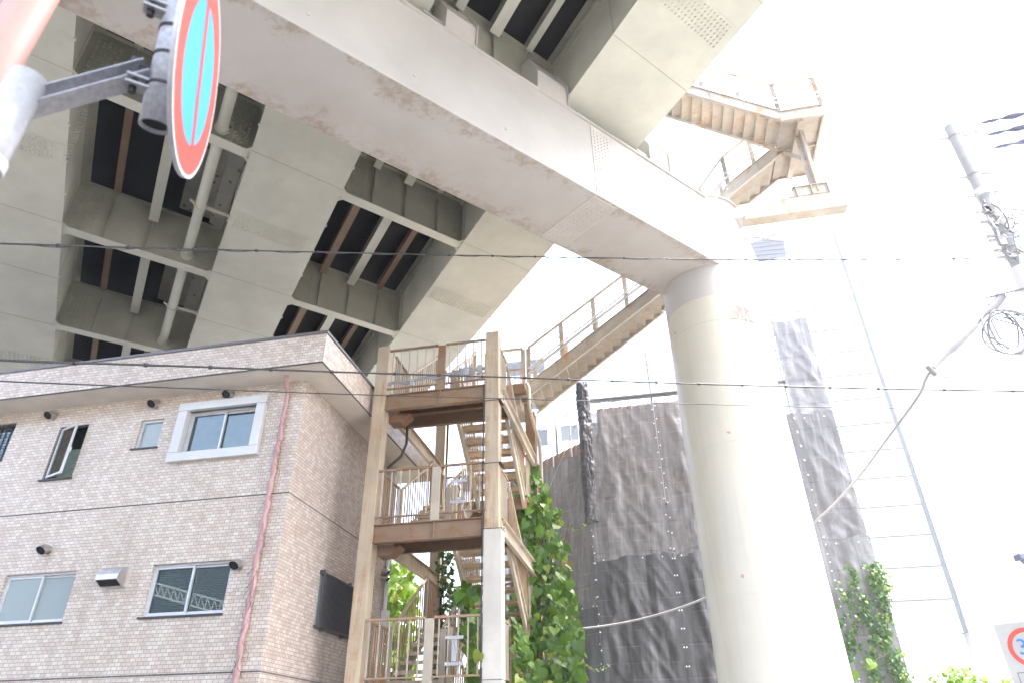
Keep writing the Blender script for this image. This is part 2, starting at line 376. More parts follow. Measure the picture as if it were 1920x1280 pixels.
def beam_mat():
    t = NT('pier_beam_paint'); uv = t.coord('UV'); ob = t.coord('Object'); sx = t.new('ShaderNodeSeparateXYZ'); t.l(uv, sx.inputs[0])
    n = t.noise(ob, 1.0, 5, .6); st = t.noise(ob, 1.5, 8, .72); fine = t.noise(ob, 30, 4, .7)
    c = t.mix(t.ramp(n, .3, .7), (.455,.435,.41), (.515,.495,.47))
    # water stains creeping in from both lower edges of the soffit
    e = t.math('ABSOLUTE', sx.outputs[1])
    edge = t.new('ShaderNodeMapRange'); t.l(e, edge.inputs[0]); edge.inputs[1].default_value = .15; edge.inputs[2].default_value = .87
    s = t.math('ADD', t.math('MULTIPLY', edge.outputs[0], .30), st)
    ring = t.ramp(s, .70, .80)
    gn = t.new('ShaderNodeNewGeometry'); nz = t.new('ShaderNodeSeparateXYZ'); t.l(gn.outputs['True Normal'], nz.inputs[0])
    ring = t.math('MULTIPLY', ring, t.math('LESS_THAN', nz.outputs[2], -.5))
    far = t.new('ShaderNodeMapRange'); t.l(sx.outputs[1], far.inputs[0]); far.inputs[1].default_value = .3; far.inputs[2].default_value = -.8
    dirt = t.math('MULTIPLY', t.math('MULTIPLY', far.outputs[0], t.ramp(st, .40, .62)), t.math('LESS_THAN', nz.outputs[2], -.5))
    c = t.mix(t.math('MULTIPLY', dirt, .40), c, (.36,.29,.22))
    c = t.mix(t.math('MULTIPLY', t.math('MULTIPLY', ring, t.ramp(t.noise(ob, 6, 5, .7), .35, .62)), .60), c, (.30,.225,.155)); t.col(c); t.set(rough=.42); t.bump(fine, .05, .004); return t.m
M['beam'] = beam_mat()

def patched_panel():
    t = NT('dotted_deck_panel'); ob = t.coord('Object'); vo = t.new('ShaderNodeTexVoronoi'); vo.inputs['Scale'].default_value = 3.4; vo.inputs['Randomness'].default_value = .55
    t.l(ob, vo.inputs['Vector']); n = t.noise(ob, 1.5, 4)
    c = t.mix(t.ramp(n, .3, .7), (.25,.24,.20), (.34,.33,.28)); d = t.math('LESS_THAN', vo.outputs['Distance'], .16)
    c = t.mix(t.math('MULTIPLY', d, .8), c, (.12,.05,.03)); t.col(c); t.set(rough=.7); return t.m
M['patched'] = patched_panel()

# ------------------------------------------------------------------ world and sun
SUN_AZ, SUN_EL = 97.0, 66.0
w = bpy.data.worlds.new('World'); sc.world = w; w.use_nodes = True
bg = w.node_tree.nodes['Background']; sky = w.node_tree.nodes.new('ShaderNodeTexSky'); sky.sky_type = 'NISHITA'; sky.sun_disc = False
sky.sun_elevation = math.radians(SUN_EL); sky.sun_rotation = math.radians(SUN_AZ); sky.air_density = 1.0; sky.dust_density = 6.0; sky.ozone_density = .6
w.node_tree.links.new(sky.outputs[0], bg.inputs[0]); bg.inputs[1].default_value = .15
ld = bpy.data.lights.new('sun', 'SUN'); ld.energy = 2.2; ld.angle = math.radians(4); ld.color = (1, .97, .93)
lo = bpy.data.objects.new('sun', ld); COL.objects.link(lo)
_sd = hv(SUN_AZ) * math.cos(math.radians(SUN_EL)) + Vector((0, 0, math.sin(math.radians(SUN_EL))))
lo.rotation_euler = _sd.to_track_quat('Z', 'Y').to_euler(); lo.location = (20, -5, 40)
sc.view_settings.view_transform = 'Standard'; sc.view_settings.look = 'None'; sc.view_settings.exposure = 3.08; sc.view_settings.gamma = 1

# ------------------------------------------------------------------ setting
g = MB(W); g.add([(-900,-900,0),(900,-900,0),(900,900,0),(-900,900,0)], [(0,1,2,3)]); tag(g.build('ground', M['ground'], base=Vector((0,0,0))), kind='structure')
g = MB(T); g.box((-40, 9.4, .0), (60, 10.2, .12)); g.box((-40, 10.2, 0.0), (60, 40, .11)); tag(g.build('pavement', M['pave'], base=Vector((0,0,0))), kind='structure')
g = MB(T); g.box((-60, -14, 0), (60, -4, .10)); tag(g.build('pavement', M['pave'], base=Vector((0,0,0))), kind='structure')

# ------------------------------------------------------------------ tiled apartment house (left)
VB, UB, UL, VR = 10.822, -6.256, -21.0, 15.83
house = thing('apartment_house', 'three storey house clad in small pinkish beige wall tiles with a deep tiled eave', 'house', T((UB, VB, 0)), -TH)
def holed_wall(mb, P, a0, a1, b0, b1, holes, depth):
    # P(a, b, d) -> point; opening reveals go d deep
    A = sorted({a0, a1, *[h[0] for h in holes], *[h[1] for h in holes]}); B = sorted({b0, b1, *[h[2] for h in holes], *[h[3] for h in holes]})
    for i in range(len(A)-1):
        for j in range(len(B)-1):
            ma, mb_ = (A[i]+A[i+1])/2, (B[j]+B[j+1])/2
            if any(h[0] < ma < h[1] and h[2] < mb_ < h[3] for h in holes): continue
            mb.add([P(A[i],B[j],0), P(A[i+1],B[j],0), P(A[i+1],B[j+1],0), P(A[i],B[j+1],0)], [(0,1,2,3)])
    for h in holes:
        q = [(h[0],h[2]), (h[1],h[2]), (h[1],h[3]), (h[0],h[3])]
        for k in range(4):
            a, b = q[k], q[(k+1) % 4]
            mb.add([P(*a,0), P(*b,0), P(*b,depth), P(*a,depth)], [(0,1,2,3)])
ZW = 7.955
HO = dict(grid=(-14.3,-12.79,6.86,7.73), casement=(-11.66,-10.98,6.37,7.51), small=(-9.76,-9.245,6.85,7.46), bay=(-8.69,-7.195,6.64,7.53), low_left=(-11.68,-10.185,3.69,4.55), low_right=(-8.65,-7.12,3.69,4.56))
wb = MB(); holed_wall(wb, lambda a, b, d: (a, VB + d, b), UL, UB, 0, ZW, list(HO.values()), .16)
wb.build('wall', M['tile'], house)
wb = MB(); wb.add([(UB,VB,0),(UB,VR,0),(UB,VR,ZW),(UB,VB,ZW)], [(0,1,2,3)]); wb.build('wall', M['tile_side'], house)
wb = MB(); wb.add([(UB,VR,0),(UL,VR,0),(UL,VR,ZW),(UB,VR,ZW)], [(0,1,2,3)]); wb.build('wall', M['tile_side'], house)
for z in (5.69, 2.79):
    j = MB(); j.box((UL, VB-.003, z-.012), (UB+.003, VB+.01, z+.012)); j.box((UB-.01, VB+.01, z-.012), (UB+.003, VR, z+.012)); j.build('sealant_joint', M['joint'], house)
EU, EV0, EV1, ET = -5.655, 10.226, 16.9, 8.595
rf = MB(); rf.box((UL, EV0, 7.985), (EU, EV1, ET)); parapet = rf.build('parapet', M['tile_trim'], house)
rf = MB(); rf.box((UL, EV0+.025, 7.952), (EU-.025, EV1-.02, 7.984)); rf.build('soffit', M['soffit'], house)
rf = MB(); rf.box((UL, EV0-.03, ET), (EU+.03, EV1+.03, ET+.05)); rf.build('coping', M['coping'], parapet)
rf = MB(); rf.box((UL, EV0-.004, 7.962), (EU+.004, EV0+.02, 7.984)); rf.box((EU-.02, EV0+.021, 7.962), (EU+.004, EV1, 7.984)); rf.build('drip_edge', M['joint'], parapet)

def room(h, depth=1.4):
    r = MB(); u0,u1,z0,z1 = h; v0 = VB+.20; a = .3
    P = [(u0-a,v0,z0-a),(u1+a,v0,z0-a),(u1+a,v0,z1+.35),(u0-a,v0,z1+.35)]; Q = [(p[0],v0+depth,p[2]) for p in P]
    r.add(P+Q, [(4,5,6,7),(0,1,5,4),(1,2,6,5),(2,3,7,6),(3,0,4,7)]); return r
def frame_rect(mb, u0, u1, z0, z1, v0, v1, w):
    mb.box((u0,v0,z0),(u1,v1,z0+w)); mb.box((u0,v0,z1-w),(u1,v1,z1)); mb.box((u0,v0,z0+w),(u0+w,v1,z1-w)); mb.box((u1-w,v0,z0+w),(u1,v1,z1-w))
def sliding(h, gl, label, blind=None, sill=True, curtain=False):
    u0,u1,z0,z1 = h; f = MB(); frame_rect(f, u0,u1,z0,z1, VB+.055, VB+.15, .035)
    um = (u0+u1)/2
    frame_rect(f, u0+.036, um+.022, z0+.036, z1-.036, VB+.068, VB+.095, .036)
    frame_rect(f, um-.022, u1-.036, z0+.036, z1-.036, VB+.105, VB+.132, .036)
    wn = f.build('window', M['alu'], house, bevel=.003); tag(wn, label)
    for (a, b, v) in ((u0+.074, um-.016, VB+.082), (um+.016, u1-.074, VB+.119)):
        p = MB(); p.box((a, v, z0+.074), (b, v+.006, z1-.074)); p.build('pane', gl, wn)
    if sill:
        s = MB(); s.box((u0-.03, VB-.045, z0-.032), (u1+.02, VB+.056, z0-.003)); s.build('sill', M['alu_dark'], wn)
    if blind:
        b = MB(); n = int((z1-z0-.1)/.03)
        for k in range(n):
            z = z0 + .06 + k*.03
            b.bar((blind[0], VB+.185, z), (blind[1], VB+.185, z), .026, .002, (0, .55, .83))
        b.build('blind', M['blind'], wn)
    room(h).build('room', M['room'], wn); return wn
sliding(HO['low_left'], M['frost'], 'sliding window with frosted wired glass')
sliding(HO['low_right'], M['glass'], 'sliding window with clear glass over a closed blind', blind=(-8.6, -7.16))
bw = sliding(HO['bay'], M['glass'], 'sliding window in a white stone surround', blind=(-8.62, -7.22), sill=False)
s = MB(); a0,a1,b0,b1 = -8.895,-7.0,6.462,7.692; i0,i1,j0,j1 = HO['bay']
s.box((a0, VB-.10, j1), (a1, VB+.05, b1)); s.box((a0, VB-.10, b0), (a1, VB+.05, j0)); s.box((a0+.012, VB-.097, j0+.006), (i0, VB+.05, j1-.006)); s.box((i1, VB-.097, j0+.006), (a1-.012, VB+.05, j1-.006))
s.build('surround', M['stone'], bw, bevel=.006)
# small fixed window
h = HO['small']; f = MB(); frame_rect(f, *h, VB+.05, VB+.14, .045); sw = f.build('window', M['alu'], house); tag(sw, 'small fixed window with frosted glass')
p = MB(); p.box((h[0]+.045, VB+.09, h[2]+.045), (h[1]-.045, VB+.096, h[3]-.045)); p.build('pane', M['frost'], sw)
p = MB(); p.box((h[0]-.05, VB-.04, h[2]-.03), (h[1]+.02, VB+.05, h[2]-.002)); p.build('sill', M['alu_dark'], sw); room(h).build('room', M['room'], sw)
# window at the frame edge behind a dark grid
h = HO['grid']; f = MB(); frame_rect(f, *h, VB+.05, VB+.14, .04)
gw = f.build('window', M['alu_dark'], house); tag(gw, 'window crossed by dark security bars')
p = MB(); p.box((h[0]+.04, VB+.09, h[2]+.04), (h[1]-.04, VB+.096, h[3]-.04)); p.build('pane', M['glass'], gw)
p = MB()
for k in range(12): p.box((h[1]-.10-k*.125, VB+.02, h[2]+.04), (h[1]-.088-k*.125, VB+.032, h[3]-.04))
for k in range(6): p.box((h[0]+.04, VB+.0325, h[2]+.10+k*.13), (h[1]-.04, VB+.044, h[2]+.112+k*.13))
p.build('security_bars', M['alu_dark'], gw); room(h).build('room', M['dark'], gw)
# casement, swung outwards about its left stile
h = HO['casement']; f = MB(); frame_rect(f, *h, VB+.04, VB+.14, .035); cw = f.build('window', M['alu_dark'], house); tag(cw, 'narrow casement window standing open')
room(h, 1.0).build('room', M['room'], cw)
p = MB(); p.box((h[0]-.04, VB-.05, h[2]-.03), (h[1]+.02, VB+.038, h[2]-.002)); p.build('sill', M['alu_dark'], cw)
p = MB(); p.box((h[0]+.06, VB+.25, h[2]-.2), (h[1]+.2, VB+.27, h[2]+.72)); p.build('curtain', M['room'], cw)
ang = math.radians(21); hx = Vector((h[0]+.05, VB+.035, 0)); wd = .56
def sashP(p): # local sash coords: x along sash, y thickness, z
    x, y, z = p; return T((hx.x + x*math.cos(ang) + y*math.sin(ang), hx.y - x*math.sin(ang) + y*math.cos(ang), z))
sz0, sz1 = h[2]+.04, h[3]-.04
f = MB(sashP); frame_rect(f, 0, wd, sz0, sz1, -.018, .018, .048); f.box((wd-.03, .019, sz0+.45), (wd-.015, .05, sz0+.57)); sash = f.build('sash', M['alu'], cw, bevel=.003)
p = MB(sashP); p.box((.048, -.004, sz0+.048), (wd-.048, .004, sz1-.048)); p.build('pane', M['glass'], cw)
p = MB(sashP); p.prism([(.24,6.98+.19),(.30,6.93+.19),(.37,6.97+.19),(.43,6.95+.19),(.42,7.04+.19),(.44,7.12+.19),(.34,7.09+.19),(.29,7.13+.19),(.28,7.04+.19)], 1, .005, .007)
p.build('red_sticker', M['sign_red'], cw)

def round_vent(u, z, v=VB, dirv=(0,-1), r=.088):
    d = Vector((dirv[0], dirv[1], 0)); b = Vector((u, v, z)); m = MB(); pts = []; n = 7
    for k in range(n):
        t = k/(n-1)*math.radians(50); R = .15
        pts.append(b + d*(.03 + R*math.sin(t)) + Vector((0,0,-R*(1-math.cos(t)))))
    m.tube([b - d*.005] + pts, [r*1.0]+[r]*(n), 18, cap=False)
    m.disc(b, d, r*.9, r*1.25, .008, 24)
    o = m.build('vent_hood', M['stainless'], house)
    dd = (pts[-1]-pts[-2]).normalized(); mm = MB(); mm.disc(pts[-1]-dd*.02, dd, 0, r*.985, .002, 18); mm.build('vent_mouth', M['dark'], o)
for u, z in ((-11.93,7.79),(-9.53,7.79),(-7.88,7.815),(-10.97,4.975),(-6.985,4.47)): round_vent(u, z)
for z in (5.36, 5.20): round_vent(UB, z, 15.55, (1, 0), .07)
# rectangular extractor hood
m = MB(); prof = [(VB,4.55),(VB-.10,4.535),(VB-.19,4.48),(VB-.25,4.39),(VB-.265,4.30),(VB-.255,4.295),(VB-.10,4.215),(VB,4.215)]
m.prism(prof, 0, -9.53, -9.10); m.box((-9.53, VB-.006, 4.19), (-9.06, VB, 4.58)); hood = m.build('extractor_hood', M['stainless'], house, bevel=.004)
m = MB(); m.add([(-9.515,VB-.25,4.291),(-9.115,VB-.25,4.291),(-9.115,VB-.105,4.214),(-9.515,VB-.105,4.214)], [(0,1,2,3)]); m.build('hood_mouth', M['dark'], hood)
# black louvre grille on the side wall
m = MB(); v0,v1,z0,z1 = 12.40,14.05,3.67,4.64
m.box((UB, v0, z1-.03), (UB+.12, v1, z1)); m.box((UB, v0, z0), (UB+.12, v1, z0+.03))
for k in range(34): 
    v = v0 + .01 + k*(v1-v0-.03)/33; m.box((UB+.085, v, z0+.031), (UB+.115, v+.022, z1-.031))
m.box((UB+.02, v0+.25, z0-.05),(UB+.10, v0+.29, z0)); m.box((UB+.02, v1-.5, z0-.05),(UB+.10, v1-.46, z0)); m.box((UB+.0, v0+.02, z1),(UB+.10, v0+.06, z1+.05)); m.box((UB, v1-.4, z1),(UB+.1, v1-.36, z1+.05))
gr = m.build('window_grille', M['grille'], house)
m = MB(); m.box((UB, v0+.03, z0+.035), (UB+.01, v1-.03, z1-.035)); m.build('pane', M['frost'], gr)
m = MB(); m.box((UB, 14.55, 6.60), (UB+.10, 14.85, 6.98)); m.build('vent_box', M['alu_dark'], house, bevel=.01)
# pink downpipe wrapped in twisted tape
def twisted(path, r0, amp, tw, n=14):
    m = MB(); pts = []
    for a, b in zip(path, path[1:]):
        a, b = Vector(a), Vector(b); k = max(2, int((b-a).length/.035))
        pts += [a.lerp(b, i/k) for i in range(k)]
    pts.append(Vector(path[-1])); vs = []; L = 0
    for i, p in enumerate(pts):
        d = (pts[min(i+1,len(pts)-1)]-pts[max(i-1,0)]).normalized(); x = d.cross(Vector((0,1,.01))).normalized(); y = d.cross(x)
        if i: L += (p-pts[i-1]).length
        wob = Vector((noise.noise(Vector((0,0,L*1.1)))*.03, 0, 0)) if L > 1.0 else Vector()
        for k in range(n):
            th = 2*PI*k/n; q = max(0, math.cos(th - L*tw))**4 + .6*max(0, math.cos(th - L*tw*.97 + 2.4))**6
            rr = r0 + amp*q*(.35 if L < 1.2 else 1.0) + .006*noise.noise(Vector((th, L*3, 0)))
            vs.append(p + wob + x*rr*math.cos(th) + y*rr*math.sin(th))
    m.add(vs, [(i*n+k, i*n+(k+1)%n, (i+1)*n+(k+1)%n, (i+1)*n+k) for i in range(len(pts)-1) for k in range(n)], True); return m
dp = twisted([(-6.54,10.55,7.96),(-6.54,10.55,7.86),(-6.56,10.62,7.80),(-6.58,10.73,7.74),(-6.59,10.755,7.64),(-6.62,10.755,4.2),(-6.615,10.755,0)], .040, .026, 9.5)
dpo = dp.build('downpipe', M['pink'], house)
m = MB()
for k in range(26):
    z = rnd.uniform(2.4, 7.2); p = Vector((-6.6, 10.72, z)); pts = [p]
    for q in range(6): p = p + Vector((rnd.uniform(-.05,.06), rnd.uniform(-.02,.012), rnd.uniform(-.11,.03))); pts.append(p.copy())
    m.tube(pts, .0035, 4)
m.build('dry_tendrils', M['stem'], dpo)
m = MB(); m.tube([(UB+.06, 15.72, 7.9), (UB+.06, 15.72, 0)], .05, 12); m.box((UB, 15.68, 4.0), (UB+.16, 15.80, 4.5)); m.build('downpipe', M['sign_white'], house)

# ------------------------------------------------------------------ pier: column + skewed cross beam
pier = thing('viaduct_pier', 'pale painted steel pier with a round column and a long box beam reaching left overhead', 'bridge pier', COLC.copy())
m = MB(W); n = 72
def colr(z): return 1.215 - .125*min(1, z/11)
zs = [0, 1.5, 3, 4.5, 6, 7.5, 9, 10.0, 11, 12, 13.80]
vs = []
for z in zs:
    r = colr(z)
    vs += [COLC + hv(360*k/n)*r + Vector((0,0,z + (SL*(hv(360*k/n)*r).dot(DC) if z > 13 else 0))) for k in range(n)]
m.add(vs, [(i*n+k, i*n+(k+1)%n, (i+1)*n+(k+1)%n, (i+1)*n+k) for i in range(len(zs)-1) for k in range(n)], True)
m.add(vs[-n:], [tuple(range(n))])
pier_col = m.build('column', M['column'], pier)
m = MB(W); R = []
for r, z in ((1.10,13.80),(1.155,13.80),(1.155,13.83),(1.10,13.83)):
    R += [COLC + hv(360*k/n)*r + Vector((0,0,z + SL*(hv(360*k/n)*r).dot(DC))) for k in range(n)]
m.add(R, [(i*n+k, i*n+(k+1)%n, ((i+1)%4)*n+(k+1)%n, ((i+1)%4)*n+k) for i in range(4) for k in range(n)]); m.build('top_rim', M['pier'], pier_col)
for zr, hr, tr_ in ((10.04, .03, .006), (7.1, .02, .004), (4.1, .02, .004)):
    m = MB(W); R = []
    for r, z in ((colr(zr)-.01, zr), (colr(zr)+tr_, zr), (colr(zr)+tr_, zr+hr), (colr(zr)-.01, zr+hr)): R += [COLC + hv(360*k/n)*r + Vector((0,0,z)) for k in range(n)]
    m.add(R, [(i*n+k, i*n+(k+1)%n, ((i+1)%4)*n+(k+1)%n, ((i+1)%4)*n+k) for i in range(4) for k in range(n)]); m.build('weld_ring', M['column'], pier_col)
BW, BZ0, BZ1 = .868, 11.65, 13.74
m = MB(Bm); m.box((-21, -BW, BZ0), (-.55, BW, BZ1)); beam = m.build('cross_beam', M['beam'], pier, bevel=.02)
m = MB(Bm); m.box((-21, -BW-.05, BZ1), (-.72, BW+.05, BZ1+.028)); m.build('top_flange', M['pier'], beam)
m = MB(Bm); m.box((-4.88, BW, BZ0+.04), (-4.30, BW+.012, BZ1-.05)); m.studs((-4.80, BW+.012, BZ0+.14), (.105,0,0), (0,0,.098), 5, 19, (0,1,0), .017, .016); m.build('splice_plate', M['pier'], beam)
m = MB(Bm); m.box((-4.92, -BW+.06, BZ0-.012), (-4.22, BW-.06, BZ0)); m.studs((-4.84, -BW+.15, BZ0-.012), (.105,0,0), (0,.105,0), 6, 15, (0,0,-1), .017, .016); m.build('splice_plate', M['pier'], beam)
m = MB(Bm)
for s_ in (-11.2, -9.3, -7.3): m.box((s_, BW, 12.0), (s_+.05, BW+.012, 12.05))
m.disc((-9.8, 0.1, BZ0), (0,0,-1), 0, .03, .02, 10); m.build('lug', M['pier'], beam)
# stopper blocks and bearings standing on the beam
def stopper(s0, s1, n0=.42, n1=1.0):
    m = MB(Bm); z = BZ1 + .03
    prof = [(.0, z), (.86, z), (.89, z+.62), (.60, z+1.28), (.0, z+1.3)]
    m.prism(prof, 0, s0, s1); o = m.build('stopper_block', M['pier'], pier, bevel=.012)
    m = MB(Bm); p2 = [(.0, z), (.90, z), (.94, z+.65), (.63, z+1.34), (.0, z+1.36)]
    m.prism(p2, 0, s1+.001, s1+.022); m.build('cheek_plate', M['pier'], o); return o
for a, b in ((-6.40,-5.55), (-8.72,-8.02), (-2.80,-2.1), (-11.98,-11.3), (-14.4,-13.7)): stopper(a, b)
for c_ in (-5.35, -8.95, -2.95, -11.05, -14.65, -16.75):
    m = MB(Bm); z = BZ1 + .03; s0 = c_-.22
    m.box((s0, .10, z), (s0+.44, .80, z+.05)); m.box((s0, .10, z+.24), (s0+.44, .80, z+.29)); m.box((s0+.2, .12, z+.05), (s0+.24, .78, z+.24)); m.box((s0+.02,.42,z+.05),(s0+.42,.46,z+.24)); m.build('bearing', M['galv'], pier, bevel=.004)

# ------------------------------------------------------------------ elevated expressway superstructure
hw = thing('elevated_expressway', 'underside of the elevated expressway with three cream steel box girders and dark gaps between', 'viaduct', S((-9, 3, 0)))
Q0, Q1, HT = -20.0, 62.0, 1.78
CG = [-18.1, -13.6, -9.2, -4.75, -.35, 4.38, 8.9, 13.2, 17.6, 22, 26.4, 30.8, 35.2, 39.6, 44, 48.4, 52.8, 57.2]
GIRD = ((-16.85,-14.58), (-11.08,-8.93), (-5.33,-3.0))
for gi, (a, b) in enumerate(GIRD):
    m = MB(S); m.box((a, Q0, .012), (b, Q1, HT)); gb = m.build('box_girder', M['girder'], hw)
    # bottom flange as a thin skin
    m = MB(S); m.box((a-.03, Q0, 0.0), (b+.03, Q1, .011)); m.build('bottom_flange', M['girder'], gb)
    m = MB(S)
    for k in range(14):
        q = -9.2 + k*2.23; m.box((a-.02, q, -.005), (b+.02, q+.014, -.0005)); m.box((b-.012, q, .05), (b+.006, q+.014, HT-.06)); m.box((a-.006, q, .05), (a+.012, q+.014, HT-.06))
    m.build('weld_seams', M['girder_web'], gb)
    for q in (-10.3, -2.2 - 1.9, 6.15, 15.0, 24):
        m = MB(S); q1 = q + .62; m.box((a+.02, q, -.012), (b-.02, q1, -.0005))
        if q < 20: m.studs((a+.12, q+.07, -.012), (.105,0,0), (0,.095,0), int((b-a-.2)/.105), 6, (0,0,-1), .026, .024)
        m.build('splice_plate', M['girder'], gb)
        for sd, x in ((1, b), (-1, a)):
            m = MB(S); m.box((min(x, x+.012*sd), q, .06), (max(x, x+.012*sd), q1, HT-.1))
            if q < 16: m.studs((x+.012*sd, q+.07, .14), (0,.095,0), (0,0,.095), 6, 15, (sd,0,0), .018, .016)
            m.build('splice_plate', M['girder'], gb)
    for k in range(16):
        q = 1.3 + k*1.05
        for x in (a-.03, b+.03): m = MB(S); m.box((x-.03, q, -.012), (x+.03, q+.06, .03)); m.build('drip_tab', M['girder'], gb)
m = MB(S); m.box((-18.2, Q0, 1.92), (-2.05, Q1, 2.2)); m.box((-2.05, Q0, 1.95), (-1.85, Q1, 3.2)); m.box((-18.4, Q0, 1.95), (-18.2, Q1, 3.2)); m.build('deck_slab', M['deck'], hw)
gaps = ((-14.58,-11.08), (-8.93,-5.33))
for gi, (a, b) in enumerate(gaps):
    for q in CG:
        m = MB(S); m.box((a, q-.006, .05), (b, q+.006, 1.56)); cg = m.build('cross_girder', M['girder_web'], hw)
        m = MB(S); m.box((a, q-.13, .034), (b, q+.13, .05)); m.prism([(a, q-.13), (a+.14, q-.13), (a, q-.27)], 2, .034, .05); m.prism([(a, q+.13), (a+.14, q+.13), (a, q+.27)], 2, .034, .05)
        m.prism([(b, q-.13), (b-.14, q-.13), (b, q-.27)], 2, .034, .05); m.prism([(b, q+.13), (b-.14, q+.13), (b, q+.27)], 2, .034, .05)
        if q < 15:
            for x0 in (a+.08, b-.50): m.studs((x0, q-.10, .034), (.085,0,0), (0,.2,0), 6, 2, (0,0,-1), .013, .012)
        m.build('flange', M['girder'], cg)
        m = MB(S); m.box((a, q-.10, 1.56), (b, q+.10, 1.575))
        xs = [x for x in ((-13.72,-12.78) if gi == 0 else (-8.09,-7.16,-6.17))]
        for x in xs: m.box((x-.008, q-.12, .055), (x+.008, q-.007, 1.25))
        m.build('stiffener', M['girder_web'], cg)
        for x0, x1 in ((a+.10, a+.62), (b-.62, b-.10)):
            m = MB(S); m.box((x0, q-.018, .12), (x1, q-.0065, 1.45))
            if q < 15: m.studs((x0+.06, q-.018, .17), (.098,0,0), (0,0,.1), 5, 13, (0,-1,0), .026, .028)
            m.build('splice_plate', M['girder_web'], cg)
    # horizontal chamfer strip along the web foot (haunch of the cross girders)
ST = [(-13.75, .085, 1.50, 'rusty_stringer'), (-12.78, .12, 1.02, 'girder'), (-8.09, .105, 1.25, 'rusty_stringer'), (-7.16, .13, 1.18, 'girder'), (-6.17, .085, 1.42, 'rusty_stringer')]
for x, hwid, hb, mt in ST:
    for q0, q1 in zip(CG[1:-6], CG[2:-5]):
        mat = M[mt] if not (mt == 'rusty_stringer' and q0 < -.3) else M['girder']
        e = -.13
        m = MB(S); m.box((x-hwid, q0+.008, hb), (x+hwid, q1+e, hb+.014)); m.box((x-.006, q0+.008, hb+.014), (x+.006, q1-.007, 1.9)); m.build('stringer', mat, hw)
# light patched panels over the right of the first gap
for q0, q1 in zip(CG[3:12], CG[4:13]):
    m = MB(S); m.box((-12.30, q0+.14, 1.72), (-11.12, q1-.14, 1.75)); m.prism([(-11.5,1.60),(-11.12,1.45),(-11.12,1.716),(-11.5,1.716)], 1, q0+.14, q1-.14); m.build('soffit_panel', M['patched'], hw)
# drain pipe through the cross girder webs
dpz = .42
m = MB(S); m.tube([(-11.80, -12, dpz), (-11.80, 40, dpz)], .125, 20)
for q in [x for x in CG if -5 < x < 30]: m.tube([(-11.80, q-.05, dpz), (-11.80, q+.05, dpz)], .16, 20)
pipe = m.build('drain_pipe', M['girder'], hw)
for q in (-2.4, 2.6, 6.9, 11.3, 15.6):
    m = MB(S); m.tube([(-11.8+.14*math.cos(t), q, dpz+.14*math.sin(t)) for t in [2*PI*k/20 for k in range(21)]], .02, 6); m.bar((-11.66, q, dpz), (-11.08, q, dpz), .07, .05); m.bar((-11.94, q, dpz), (-12.05, q, dpz+.06), .05, .04); m.build('pipe_clamp', M['girder'], pipe)
# longitudinal web stiffeners in the gaps
for x, sd in ((-14.58,1),(-11.08,-1),(-8.93,1),(-5.33,-1)):
    m = MB(S); m.box((min(x, x+sd*.09), Q0, 1.50), (max(x, x+sd*.09), Q1, 1.515)); m.box((min(x, x+sd*.16), Q0, HT), (max(x, x+sd*.16), Q1, HT+.02)); m.build('web_stiffener', M['girder_web'], hw)

# ------------------------------------------------------------------ stair tower
tw = thing('stair_tower', 'rusty cream steel stair tower with open flights between the tiled house and the dark netting', 'stair tower', T((-4.1, 14.5, 0)), -TH)
VF, VRr = 12.43, 16.9
LV = [-.2, 2.64, 5.49, 8.32]; RV = [1.22, 4.07, 6.90, 9.98]
def post(u0, u1, v0, v1, z1, mat, name='post'):
    m = MB(); m.box((u0+.022, v0, 0), (u1, v0+.02, z1)); m.box((u0+.022, v1-.02, 0), (u1, v1, z1)); m.box((u0+.03, v0+.02, 0), (u1-.012, v1-.02, z1-.02)); m.box((u0, v0, 0), (u0+.02, v1, z1)); return m.build(name, mat, tw, bevel=.006)
post(-5.545, -5.265, VF, VF+.28, 9.55, M['tower'])
fr = post(-3.05, -2.765, VF, VF+.28, 9.60, M['tower'])
m = MB(); m.box((-3.058, VF-.01, 0), (-2.715, VF+.285, 5.25)); m.build('cladding', M['upstair_pale'], fr, bevel=.008)
for z in (2.70, 5.25, 6.55, 7.92): 
    m = MB(); m.box((-3.065, VF-.016, z), (-2.708, VF+.29, z+.008)); m.build('strap', M['bolt'], fr)
post(-5.56, -5.28, VRr, VRr+.28, 9.8, M['tower'])
post(-3.01, -2.74, VRr, VRr+.28, 9.72, M['tower_rust'])
m = MB(); m.tube([(-3.075, VF-.02, 0), (-3.075, VF-.02, 8.3)], .016, 8); m.build('conduit', M['wire'], fr)
def rail(p0, p1, n, ztop=1.1, zbot=.14, rmat='tower_rail', bmat='tower_pale', posts=(), solid=False, hand=False):
    p0 = Vector(p0); p1 = Vector(p1); U = Vector((0,0,1))
    r = MB(); r.bar(p0+U*ztop, p1+U*ztop, .055, .045); tr = r.build('handrail', M[rmat], tw, bevel=.006)
    r = MB(); r.bar(p0+U*zbot, p1+U*zbot, .035, .03); r.build('bottom_rail', M[rmat], tw)
    for k in range(n):
        q = p0.lerp(p1, (k+.5)/n); b = MB(); b.bar(q+U*(zbot+.016), q+U*(ztop-.024), .024, .022); b.build('baluster', M[bmat], tw)
    if hand:
        d = (p1-p0).normalized(); r = MB(); r.tube([p0+U*(ztop-.33)+Vector((-.07 if solid else .07,0,0)), p1+U*(ztop-.33)+Vector((-.07 if solid else .07,0,0))], .019, 8); r.build('handrail', M['galv_white'], tw)
def plate_post(p, w_, d_, h, mat='tower_pale'):
    m = MB(); m.box((p[0]-w_/2, p[1]-d_/2, p[2]), (p[0]+w_/2, p[1]+d_/2, p[2]+h)); m.build('rail_post', M[mat], tw, bevel=.004)
uC = -4.03
